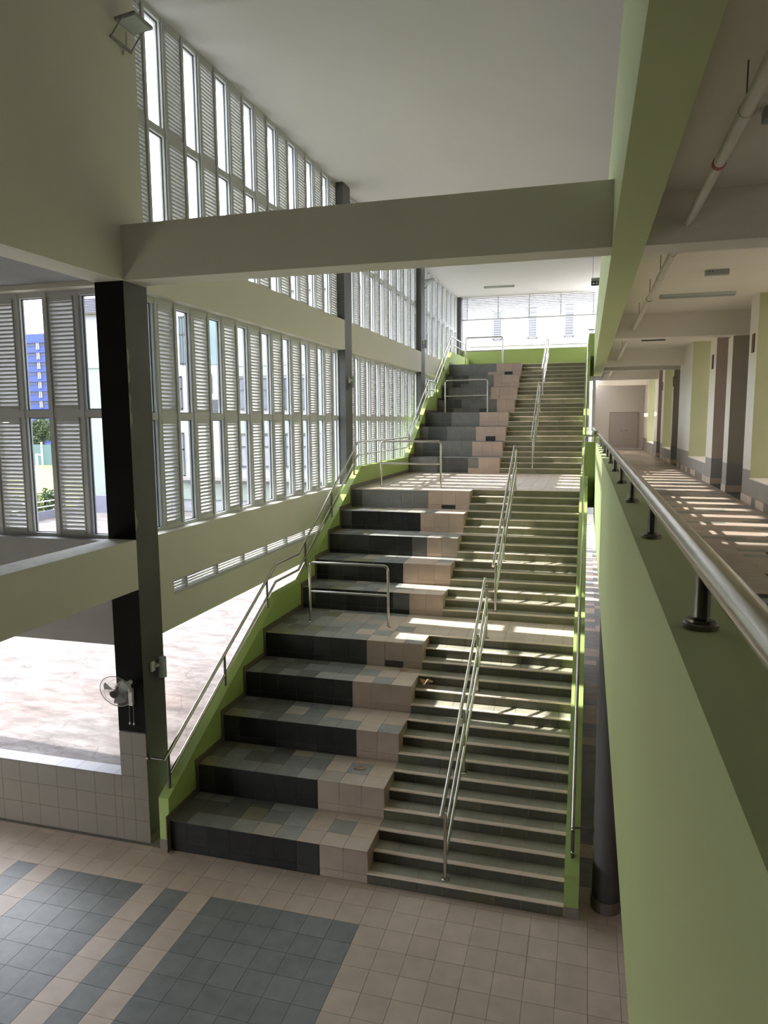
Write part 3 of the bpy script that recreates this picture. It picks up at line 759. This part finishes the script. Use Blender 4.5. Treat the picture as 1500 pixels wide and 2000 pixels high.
obj('rail', MB().tube([(2.6, 23.97, 9.88), (2.86, 23.97, 9.88)], .026, 10), 'steel', br)
obj('post', MB().tube([(2.76, 23.97, 9.71), (2.76, 23.97, 9.88)], .014, 8), 'steel_dark', br)

# ------------------------------------------------------------------ fittings
# wall fan on the column
fn = thing('wall_fan', 'white caged wall fan with two pull cords on the tile-footed column', 'fan', (-3.5, .07, 2.2))
obj('wall_plate', MB().box(-3.535, -3.475, .02, .07, 2.09, 2.34), 'plastic_white', fn)
obj('arm', MB().tube([(-3.50, .03, 2.30), (-3.49, -.02, 2.42), (-3.50, -.05, 2.45)], [.022, .026, .03], 12), 'plastic_white', fn)
fc_ = Vector((-3.535, -.235, 2.395)); vv = (CAM-fc_).normalized(); vr = Vector((0, 0, 1)).cross(vv).normalized(); vu = vv.cross(vr)
nrm = (vv*.69-vr*.51-vu*.51).normalized()
ux = nrm.cross(Vector((0, 0, 1))).normalized(); uy = ux.cross(nrm)
def fp(a, b, c): return fc_+ux*a+uy*b+nrm*c
mb_ = MB().tube([fp(0, 0, -.19), fp(0, 0, -.17), fp(0, 0, -.08), fp(0, 0, -.05)], [.035, .058, .062, .045], 18)
mo = obj('motor', mb_, 'plastic_white', fn)
obj('pivot', MB().lathe([(.012, -.03), (.03, -.015), (.03, .015), (.012, .03)], (-3.475, .0, 2.45), 14), 'plastic_white', fn)
def guard(name, dz, dome):
    m_ = MB()
    RR = .245
    m_.tube([fp(RR*math.cos(2*math.pi*i/48), RR*math.sin(2*math.pi*i/48), 0) for i in range(48)], .005, 6, closed=True)
    for rr in (.06, .16):
        h = dome*(1-(rr/RR)**2.2)
        m_.tube([fp(rr*math.cos(2*math.pi*i/32), rr*math.sin(2*math.pi*i/32), h) for i in range(32)], .0016, 4, closed=True)
    for i in range(64):
        w = 2*math.pi*i/64
        m_.tube([fp(r*math.cos(w), r*math.sin(w), dome*(1-(r/RR)**2.2)) for r in (.055, .13, .19, .225, RR)], .0011, 3, cap=False)
    return obj(name, m_, 'plastic_white', fn)
gf = guard('front_guard', 0, .075); guard('rear_guard', 0, -.075)
obj('hub_badge', MB().tube([fp(0, 0, .070), fp(0, 0, .082)], .055, 24), 'plastic_dark', fn)
obj('hub', MB().tube([fp(0, 0, -.05), fp(0, 0, .03), fp(0, 0, .045)], [.04, .04, .02], 16), 'plastic_dark', fn)
for k in range(3):
    m_ = MB(); w0 = 2*math.pi*k/3
    for i in range(8):
        a0, a1 = w0+.11*i, w0+.11*(i+1)
        for r0, r1 in ((.04, .12), (.12, .20)):
            tw = lambda a, r: -.03+.05*((a-w0)/.9)
            m_.quad(fp(r0*math.cos(a0), r0*math.sin(a0), tw(a0, r0)), fp(r1*math.cos(a0), r1*math.sin(a0), tw(a0, r1)), fp(r1*math.cos(a1), r1*math.sin(a1), tw(a1, r1)), fp(r0*math.cos(a1), r0*math.sin(a1), tw(a1, r0)))
    obj('fan_blade', m_, 'plastic_grey', fn)
for x, zb in ((-3.535, 1.82), (-3.468, 1.815)):
    c_ = obj('pull_cord', MB().tube([(x, .03, 2.10), (x-.004, .03, zb)], .003, 6), 'cable', fn)
    k_ = MB().lathe([(.004, .03), (.012, .01), (.012, -.01), (.008, -.015)][::-1], (x-.004, .03, zb), 10)
    k_.v = [(a-(-3.5), b-.07, c-2.2) for a, b, c in k_.v]
    put(k_.mesh('knob', 'plastic_white'), 'knob', c_)
# cylinder wall lamps on the columns
for (y, z, lab, x) in ((.43, 2.55, 'white cylindrical wall lamp on the tile-footed column above the handrail', XA), (9.62, 7.10, 'white cylindrical wall lamp on the column between first and second window bays', XA), (18.45, 8.95, 'white cylindrical wall lamp on the column between second and third window bays', XA)):
    l_ = thing('wall_lamp', lab, 'lamp', (x, y, z), 'cylinder lamps on the columns')
    obj('back_plate', MB().box(x, x+.03, y-.19, y-.10, z-.02, z+.12), 'plastic_white', l_)
    obj('arm', MB().box(x, x+.07, y-.12, y-.02, z+.03, z+.07), 'plastic_white', l_)
    obj('shade', MB().lathe([(.05, -.15), (.056, -.148), (.056, .148), (.05, .15)], (x+.085, y, z), 24), 'lamp_body', l_)
# floodlights
def flood(y, z, s, lab):
    f = thing('floodlight', lab, 'floodlight', (XA, y, z), 'floodlights on the left columns')
    x = XA
    m_ = MB()
    A = Vector((x+.07, y, z+.17)); d = Vector((.88, 0, .10)).normalized(); n = Vector((-.10, 0, .88)).normalized(); w = Vector((0, 1, 0))
    def P(a, b, c): return tuple(A+(d*a+w*b+n*c)*s)
    def bx(m, a0, a1, b0, b1, c0, c1):
        i = len(m.v); m.v += [P(a, b, c) for c in (c0, c1) for b in (b0, b1) for a in (a0, a1)]
        for q in ((0, 2, 3, 1), (4, 5, 7, 6), (0, 1, 5, 4), (2, 6, 7, 3), (0, 4, 6, 2), (1, 3, 7, 5)): m.f.append(tuple(i+j for j in q)); m.sm.append(False)
    bx(m_, .0, .30, -.20, .20, 0, .035)
    obj('housing', m_, 'plastic_grey', f)
    g_ = MB(); bx(g_, .02, .28, -.18, .18, -.006, 0); obj('lens', g_, 'lamp_body', f)
    for b in (-.21, .21):
        q = MB().tube([P(.14, b, .015), (x+.02, y+b*s, z-.02)], .011, 6); obj('bracket_arm', q, 'plastic_grey', f)
    obj('bracket_bar', MB().box(x, x+.03, y-.22*s, y+.22*s, z-.035, z-.005), 'plastic_grey', f)
    obj('cable', MB().tube([(x, y+.05, z-.09), (x+.04, y+.06, z-.06), (x+.06, y+.05, z-.0), (x+.10, y, z+.12)], .009, 6), 'cable', f)
    obj('junction', MB().tube([(x, y+.05, z-.10), (x+.03, y+.05, z-.10)], .022, 12), 'plastic_white', f)
flood(.26, 10.97, 1.0, 'white floodlight on a bracket high on the cream wall')
flood(18.5, 11.05, 1.0, 'floodlight on a bracket high on the column between second and third window bays')
# batten lamps
def batten(x0, x1, y, z, lab, w=.085, h=.055):
    b = thing('batten_lamp', lab, 'lamp', ((x0+x1)/2, y, z), 'switched-off batten lamps')
    obj('housing', MB().prism([(y-w, z-h), (y-w*.9, z), (y+w*.9, z), (y+w, z-h)], 0, x0, x1), 'lamp_body', b)
    obj('diffuser', MB().prism([(y-w*.8, z-h-.012), (y-w*.95, z-h), (y+w*.95, z-h), (y+w*.8, z-h-.012)], 0, x0+.01, x1-.01), 'plastic_grey', b)
batten(3.93, 5.27, 6.75, CC, 'long batten lamp on the corridor ceiling before the second corridor beam')
batten(3.96, 5.30, 2.42, CC, 'long batten lamp on the corridor ceiling just behind the first corridor beam', .06)
batten(3.95, 5.30, 13.6, CC, 'long batten lamp on the corridor ceiling beyond the exit sign')
batten(-1.89, -.56, 24.4, CEIL, 'batten lamp on the high ceiling before the louvre screen')
eb = thing('emergency_lamp', 'small grey emergency lamp box between two corridor batten lamps', 'lamp', (4.6, 4.5, CC))
obj('box', MB().box(4.42, 4.77, 4.44, 4.56, CC-.08, CC), 'plastic_grey', eb)
for x in (4.47, 4.52): obj('indicator', MB().tube([(x, 4.435, CC-.03), (x, 4.441, CC-.03)], .009, 10), 'plastic_dark', eb)
e2 = thing('emergency_lamp', 'small emergency lamp box on the corridor ceiling before the first beam', 'lamp', (4.07, -1.97, CC))
obj('box', MB().box(3.90, 4.25, -2.05, -1.9, CC-.09, CC), 'plastic_grey', e2)
# sprinkler pipe
pp = thing('sprinkler_pipe', 'pale sprinkler pipe hung on rods along the corridor ceiling', 'pipe', (3.62, 0, 8.13))
for a, b in ((-11.9, .0), (.48, 9.25), (9.75, 18.1), (18.6, 20.6), (21.0, 27.2)):
    obj('pipe', MB().tube([(3.62, a, 8.14), (3.62, b, 8.14)], .047, 16), 'pipe_paint', pp)
for y in (-2.85, 1.45, 3.1, 5.0, 7.6, 12, 15):
    obj('hanger', MB().tube([(3.62, y, 8.19), (3.62, y, CC)], .006, 6), 'steel_dark', pp)
    obj('clamp', MB().tube([(3.62, y-.012, 8.14), (3.62, y+.012, 8.14)], .052, 18), 'pipe_paint', pp)
obj('band', MB().tube([(3.62, -1.85, 8.14), (3.62, -1.79, 8.14)], .052, 20), 'red_band', pp)
obj('band', MB().tube([(3.62, 4.98, 8.14), (3.62, 5.04, 8.14)], .053, 20), 'steel_dark', pp)
# door number plates on the corridor wall ends
for n, (y, z) in enumerate(((7.35, 7.55), (12.1, 7.55), (20.98, 7.5), (25.0, 7.5))):
    tag(obj('number_plate', MB().box(WR-.02, WR-.001, y-.10, y+.10, z-.18, z+.18), 'brown_plate'), ['small brown upright plate high on the wall before the freestanding pier', 'small brown upright plate high on the wall just beyond the freestanding pier', 'small brown upright plate on the wall before the dark sage recess', 'small brown upright plate on the wall after the dark sage recess'][n], 'plate', 'brown plates on the corridor wall')
# exit signs
def text(parent, s, size, loc, m):
    cu = bpy.data.curves.new('lettering', 'FONT'); cu.body = s; cu.size = size; cu.extrude = .001; cu.align_x = 'LEFT'; cu.align_y = 'CENTER'
    o = bpy.data.objects.new('lettering', cu); COL.objects.link(o)
    bpy.context.view_layer.update()
    me = bpy.data.meshes.new_from_object(o.evaluated_get(bpy.context.evaluated_depsgraph_get()))
    bpy.data.objects.remove(o)
    me.materials.clear(); me.materials.append(MATS[m])
    return put(me, 'lettering', parent, loc, (math.pi/2, 0, 0))
def exit_sign(x0, x1, y, z0, z1, zc, lab):
    s = thing('exit_sign', lab, 'sign', ((x0+x1)/2, y, z0))
    obj('plate', MB().box(x0, x1, y, y+.03, z0, z1), 'sign_black', s)
    h = z1-z0; c = (z0+z1)/2
    a = MB(); ax = x0+.04
    a.prism([(ax, c), (ax+h*.35, c+h*.32), (ax+h*.35, c-h*.32)], 1, y-.003, y) if False else None
    a.box(ax+h*.2, ax+h*.6, y-.003, y-.0005, c-h*.08, c+h*.08)
    a.v += [(ax, y-.002, c), (ax+h*.3, y-.002, c+h*.33), (ax+h*.3, y-.002, c-h*.33)]; k = len(a.v); a.f.append((k-3, k-1, k-2)); a.sm.append(False)
    obj('arrow', a, 'sign_white', s)
    text(s, 'KELUAR', h*.95, (ax+h*.75-(x0+x1)/2, -.002, c-z0), 'sign_white')
    obj('housing', MB().box(x0, x1, y+.002, y+.09, z1, z1+h*.7), 'plastic_grey', s)
    for x in (x0+.05, x1-.05): obj('hanger', MB().tube([(x, y+.045, z1+h*.6), (x, y+.045, zc)], .006, 6), 'steel_dark', s)
exit_sign(2.66, 3.45, 19.6, 10.93, 11.09, CEIL, 'black exit sign with white lettering half hidden by the upper green parapet')
exit_sign(3.88, 4.43, 10.6, 7.99, 8.11, CC, 'black exit sign with white lettering under the corridor ceiling')
# torn cardboard
def scrap(cx, cy, z, s, ang, lab, n=9, h=.02):
    rr = random.Random(int(ang*100)+n)
    mb = MB(); pts = []
    for i in range(n):
        w = 2*math.pi*i/n; r = s*(.55+.5*rr.random())
        pts.append((cx+r*math.cos(w+ang)*1.2, cy+r*math.sin(w+ang)*.75))
    b = len(mb.v)
    hs = [rr.random()*h for _ in pts]
    for dz in (.002, .006):
        mb.v.append((cx, cy, z+h*.5+dz))
        for (x, y), hh in zip(pts, hs): mb.v.append((x, y, z+hh+dz))
    for i in range(n):
        j = (i+1) % n
        mb.f += [(b, b+1+j, b+1+i), (b+n+1, b+n+2+i, b+n+2+j), (b+1+i, b+1+j, b+n+2+j, b+n+2+i)]; mb.sm += [False]*3
    return tag(obj('cardboard_scrap', mb, 'cardboard'), lab, 'litter', 'torn cardboard on the stairs')
scrap(-.50, 1.32, .90, .11, .3, 'flat torn cardboard scrap on the second seating tier')
scrap(-.30, 3.20, 1.80, .085, 1.2, 'small torn cardboard scrap at the foot of the first landing riser', 8, .05)
scrap(.15, 2.92, 1.65, .14, 2.1, 'crumpled cardboard scrap on a narrow step below the first landing', 10, .24)

# ------------------------------------------------------------------ outdoors
struct('ground', MB().box(-33, -3.0, .3, 36, -.30, -.02), 'plaza_concrete', 'pale weathered concrete yard outside the window wall', 'ground')
struct('field', MB().box(-220, -31.2, 34, 200, -1.2, -.9).box(-220, -33, -30, 34, -1.2, -.9), 'grass', 'yellow-green playing field beyond the yard', 'field')
struct('earth_base', MB().box(-400, 60, -200, 400, -1.6, -1.25), 'earth', 'bare earth far around the building', 'ground')
yw = thing('yard_wall', 'lavender grey low wall with white pipe railing at the yard edge', 'low wall', (-31.1, 30, 0), kind='structure')
obj('wall_body', MB().box(-31.2, -31.0, 14, 33.9, -.3, .48).box(-31.2, -24, 33.8, 34.0, -.3, 1.17), 'lav_concrete', yw)
for z in (.75, 1.10): obj('rail', MB().tube([(-31.1, 14, z), (-31.1, 33.7, z)], .035, 8), 'plastic_white', yw)
for i in range(9): obj('post', MB().tube([(-31.1, 15.2+2.3*i, .45), (-31.1, 15.2+2.3*i, 1.1)], .03, 8), 'plastic_white', yw)
# white school block facing the yard
BY = 36.0
def bz(v, u=560): return hit(u, v, 1, BY).z
def bxx(u, v=800): return hit(u, v, 1, BY).x
sb_ = thing('school_block', 'white school block with pale green bands and teal stair glazing across the yard', 'building', ((bxx(168)-7)/2, BY+5, 0))
x_l = bxx(168)
zt = bz(560, 712)
obj('wall', MB().box(x_l, -6.5, BY, BY+10, -.3, zt), 'bldg_white', sb_)
obj('roof_edge', MB().box(x_l-.2, -6.3, BY-.3, BY+10.2, zt, zt+.4), 'bldg_white', sb_)
# louvred roof box and sage flank at the left end
lb = obj('louvre_box', MB().box(bxx(157, 600), bxx(196, 600), BY-.5, BY-.05, bz(615, 170), bz(582, 170)), 'bldg_sand', sb_)
for i in range(9):
    z0, z1 = bz(613, 170), bz(585, 170); z = z0+(z1-z0)*i/9
    slab(sb_, 'louvre_slat', 'lav_concrete', bxx(158, 600), bxx(196, 600), BY-.6, BY-.5, z, z+(z1-z0)/9*.55)
obj('flank', MB().box(bxx(170, 800), bxx(205, 800), BY-.3, BY-.02, -.2, bz(720, 180)), 'bldg_sage', sb_)
obj('flank_cap', MB().box(bxx(169, 800), bxx(205, 800), BY-.4, BY-.02, bz(720, 180), bz(716, 180)), 'bldg_white', sb_)
def band(name, m, u0, u1, v0, v1, d=.06, uz=None):
    um = uz or (u0+u1)/2
    return obj(name, MB().box(bxx(u0), bxx(u1), BY-d, BY+.02, bz(v1, um), bz(v0, um)), m, sb_)
def pane_win(u0, u1, v0, v1, m='bldg_window', mull=True):
    um = (u0+u1)/2; x0, x1, z0, z1 = bxx(u0), bxx(u1), bz(v1, um), bz(v0, um)
    w_ = obj('window', MB().box(x0, x1, BY-.07, BY-.02, z0, z1), m, sb_)
    fr = MB(); k = .09
    for (a, b, c, d) in ((x0, x0+k, z0, z1), (x1-k, x1, z0, z1), (x0, x1, z0, z0+k), (x0, x1, z1-k, z1), ((x0+x1)/2-k/2, (x0+x1)/2+k/2, z0, z1), (x0, x1, z0+(z1-z0)*.62-k/2, z0+(z1-z0)*.62+k/2)):
        fr.box(a, b, BY-.12, BY-.06, c, d)
    p = base_of(sb_); fr.v = [(x-p.x, y-p.y, z-p.z) for x, y, z in fr.v]
    put(fr.mesh('window_frame', 'bldg_frame'), 'window_frame', w_)
band('stair_glazing', 'bldg_teal', 402, 428, 606, 712)
pane_win(357, 369, 618, 712, 'bldg_teal')
band('sage_band', 'bldg_sage', 445, 650, 713, 733, .10)
band('cornice', 'bldg_white', 445, 650, 709, 713, .16)
band('sage_band', 'bldg_sage', 436, 650, 815, 846, .10)
for i, u in enumerate(range(452, 640, 44)):
    pane_win(u, u+34, 738, 800); pane_win(u, u+34, 848, 912, 'bldg_curtain')
for (u0, u1) in ((296, 304), (345, 358)):
    pane_win(u0, u1, 735, 800); pane_win(u0, u1, 845, 930, 'bldg_curtain')
for i in range(12):
    slab(sb_, 'louvre_slat', 'bldg_frame', bxx(409), bxx(417), BY-.09, BY-.03, bz(768-3.2*i, 413), bz(766.4-3.2*i, 413))
    slab(sb_, 'louvre_slat', 'bldg_frame', bxx(412), bxx(433), BY-.09, BY-.03, bz(810-2.6*i, 413) if i < 11 else bz(782, 413), bz(808.6-2.6*i, 413) if i < 11 else bz(780.6, 413))
band('ledge', 'bldg_sand', 345, 650, 932, 938, .8); band('base_band', 'bldg_sage', 345, 650, 945, 978, .12)
tw_ = thing('shade_tower', 'slim white tower added unseen in the yard to keep sun off the lower steps', 'building', (-14, 1.6, 0))  # unseen block added to shade the first window panes from the sun
obj('wall', MB().box(-16, -12.5, .4, 2.75, -.3, 20), 'bldg_white', tw_)
obj('roof', MB().box(-16.2, -12.3, .2, 2.95, 20, 20.3), 'bldg_sand', tw_)
for i in range(5): slab(tw_, 'window', 'bldg_window', -12.52, -12.46, 1.1, 2.0, 1.5+i*3.8, 3.0+i*3.8)
# end building across the back of the top landing
eb_ = thing('end_block', 'white block with three narrow louvred windows behind the end parapet', 'building', (0, 46, 0))
EY = 40.0
obj('wall', MB().box(-6.2, 8, EY, EY+9, -.3, 15.0), 'bldg_white', eb_)
def ex(u, v=640): return hit(u, v, 1, EY)
for u0, u1, v0, v1 in ((963, 981, 615, 664), (1031, 1050, 607, 661), (1102, 1122, 600, 658)):
    a, b = ex(u0, v1), ex(u1, v0)
    w_ = obj('window', MB().box(a.x, b.x, EY-.05, EY+.01, a.z, b.z+.25), 'bldg_window', eb_)
    fr = MB(); k = .06; z1 = b.z+.25
    for (p, q, r, s) in ((a.x, a.x+k, a.z, z1), (b.x-k, b.x, a.z, z1), (a.x, b.x, a.z, a.z+k), (a.x, b.x, z1-k, z1)): fr.box(p, q, EY-.10, EY-.04, r, s)
    for i in range(12): fr.box(a.x+k, b.x-k, EY-.08, EY-.05, a.z+.1+i*(z1-a.z-.15)/12, a.z+.1+i*(z1-a.z-.15)/12+.045)
    p = base_of(eb_); fr.v = [(x-p.x, y-p.y, z-p.z) for x, y, z in fr.v]
    put(fr.mesh('window_frame', 'bldg_sand'), 'window_frame', w_)
obj('pilaster', MB().box(ex(1140).x, ex(1150).x, EY-.25, EY, -.3, 14.5).box(ex(898).x, ex(922).x, EY-.25, EY, -.3, 14.5), 'bldg_white', eb_)
# blue tower far away
TY = 130.0
def tx(u, v=700): return hit(u, v, 1, TY)
bt = thing('blue_tower', 'distant blue apartment tower with beige stair bays seen through the left window', 'building', (tx(90).x, TY+6, -1))
x0, x1 = tx(41).x, tx(166).x; ztop = tx(70, 652).z
obj('wall', MB().box(x0, x1, TY, TY+14, -1, ztop), 'bldg_blue', bt)
fh = (tx(70, 670).z-tx(70, 803).z)/7.05
for i in range(10):
    z1 = tx(70, 668).z-i*fh
    if z1-fh < -.5: break
    for (ua, ub) in ((46, 71), (80, 118), (126, 160)):
        w_ = obj('window', MB().box(tx(ua).x, tx(ub).x, TY-.1, TY+.02, z1-fh*.45, z1-fh*.04), 'bldg_blue_dark', bt)
    for (ua, ub) in ((73, 75.5), (76.5, 79), (120, 122), (123, 125)):
        slab(bt, 'stair_bay', 'bldg_sand', tx(ua).x, tx(ub).x, TY-.25, TY, z1-fh*.8, z1-.03)
    slab(bt, 'ledge', 'bldg_blue', x0, x1, TY-.35, TY, z1-fh*.08-.05, z1+.05)
# white tower sliver with small square windows
wt = thing('white_tower', 'distant white tower with a column of small square windows beside the blue tower', 'building', (tx(162).x, 118, -1))
def wx(u, v=700): return hit(u, v, 1, 118)
obj('wall', MB().box(wx(157.5).x, wx(195).x, 118, 128, -1, wx(163, 652).z), 'bldg_white', wt)
for i in range(8): slab(wt, 'window', 'bldg_window', wx(160.5).x, wx(166).x, 117.9, 118.05, wx(163, 692+20*i).z, wx(163, 683+20*i).z)
# trees and shrubs
def leaf_cloud(mb, c, rad, n, s, rr):
    for _ in range(n):
        d = Vector((rr.gauss(0, 1), rr.gauss(0, 1), rr.gauss(0, 1))).normalized()*(rr.random()**.33)
        p = Vector((c[0]+d.x*rad[0], c[1]+d.y*rad[1], c[2]+d.z*rad[2]))
        a = Vector((rr.gauss(0, 1), rr.gauss(0, 1), rr.gauss(0, .6))).normalized()*s*(.6+.8*rr.random()); b = a.cross(Vector((rr.gauss(0, 1), rr.gauss(0, 1), rr.gauss(0, 1)))).normalized()*s*.5
        mb.quad(p-a-b, p+a-b, p+a+b, p-a+b)
def tree(u, v0, v1, Y, wpx, lab, seed, m='leaf_green', zb=-1):
    rr = random.Random(seed); top = hit(u, v0, 1, Y); h = top.z-zb; c = Vector((top.x, Y, zb))
    rad = wpx/FPX*(Y+8.5)*1.15/2
    t_ = thing('tree', lab, 'tree', c, 'trees beyond the field')
    obj('trunk', MB().tube([c, c+Vector((.2, 0, h*.4)), c+Vector((.1, .1, h*.75))], [h*.035, h*.025, h*.008], 8), 'bark', t_)
    mb = MB()
    for k in range(14):
        w = rr.random()*6.28; q = rr.random()**.5*rad*.75
        leaf_cloud(mb, (c.x+q*math.cos(w), Y+q*math.sin(w), zb+h*(.35+.5*rr.random())), (rad*.42, rad*.42, h*.17), 260, h*.020, rr)
    tag(obj('crown', mb, m, t_), kind='stuff')
for i, (u, v0, w_) in enumerate(((76, 812, 46), (25, 806, 50), (122, 818, 40), (168, 806, 28))):
    tree(u, v0, 900, 100+3*i, w_, ['tall dark broadleaf tree framed by the left glass pane', 'broad dark tree behind the outer louvre panel', 'dark tree behind the inner louvre panel', 'dark tree beside the flank of the school block'][i], 20+i)
for i, (x, y, r) in enumerate(((-32.3, 28.6, 1.0), (-32.2, 30.4, .8), (-32.6, 32.6, 1.0), (-32.4, 26.2, 1.0))):
    rr = random.Random(60+i); s = thing('shrub', ['dark green leafy shrub behind the yard railing in front of the field pole', 'small yellow-green shrub behind the yard railing next to the dark shrub', 'dark green shrub behind the bend of the yard wall', 'tall yellow-green shrub behind the yard railing farthest from the school block'][i], 'shrub', (x, y, -.9), 'shrubs behind the yard railing')
    mb = MB(); leaf_cloud(mb, (x, y, .5), (r*.8, r, 1.3), 700, .12, rr); tag(obj('foliage', mb, 'leaf_light' if i % 2 else 'leaf_green', s), kind='stuff')
    obj('stem', MB().tube([(x, y, -.9), (x+.05, y, .6)], [.05, .02], 6), 'bark', s)
# goal post like pole, fence and banner at the field
pb = hit(77, 975, 1, 45)
po = thing('field_pole', 'tall white pole with a short arm at the edge of the field', 'pole', (pb.x, 45, -.9))
obj('mast', MB().tube([(pb.x, 45, -.9), (pb.x, 45, 3.45)], .09, 8), 'plastic_white', po)
obj('arm', MB().tube([(pb.x, 45, 3.42), (pb.x+.45, 45, 3.36)], .06, 8), 'plastic_white', po)
fe = thing('field_fence', 'teal mesh fence at the far side of the field', 'fence', (-88, 95, -.9))
obj('mesh', MB().box(-150, -60, 95, 95.1, -.9, 2.6), 'fence_teal', fe)
for i in range(24): obj('post', MB().box(-148+i*3.8, -147.8+i*3.8, 94.8, 95, -.9, 3.0), 'plastic_white', fe)
bn = hit(174, 880, 1, 70)
b_ = thing('banner', 'pink banner with orange top edge beyond the yard', 'banner', (bn.x, 70, -.9))
obj('cloth', MB().box(bn.x-.5, bn.x+.7, 70, 70.05, hit(174, 912, 1, 70).z, hit(174, 871, 1, 70).z), 'banner_pink', b_)
obj('top_edge', MB().box(bn.x-.5, bn.x+.7, 69.98, 70.05, hit(174, 871, 1, 70).z, hit(174, 862, 1, 70).z), 'banner_orange', b_)
obj('post', MB().tube([(bn.x, 70.1, -.9), (bn.x, 70.1, 3)], .06, 6), 'plastic_white', b_)
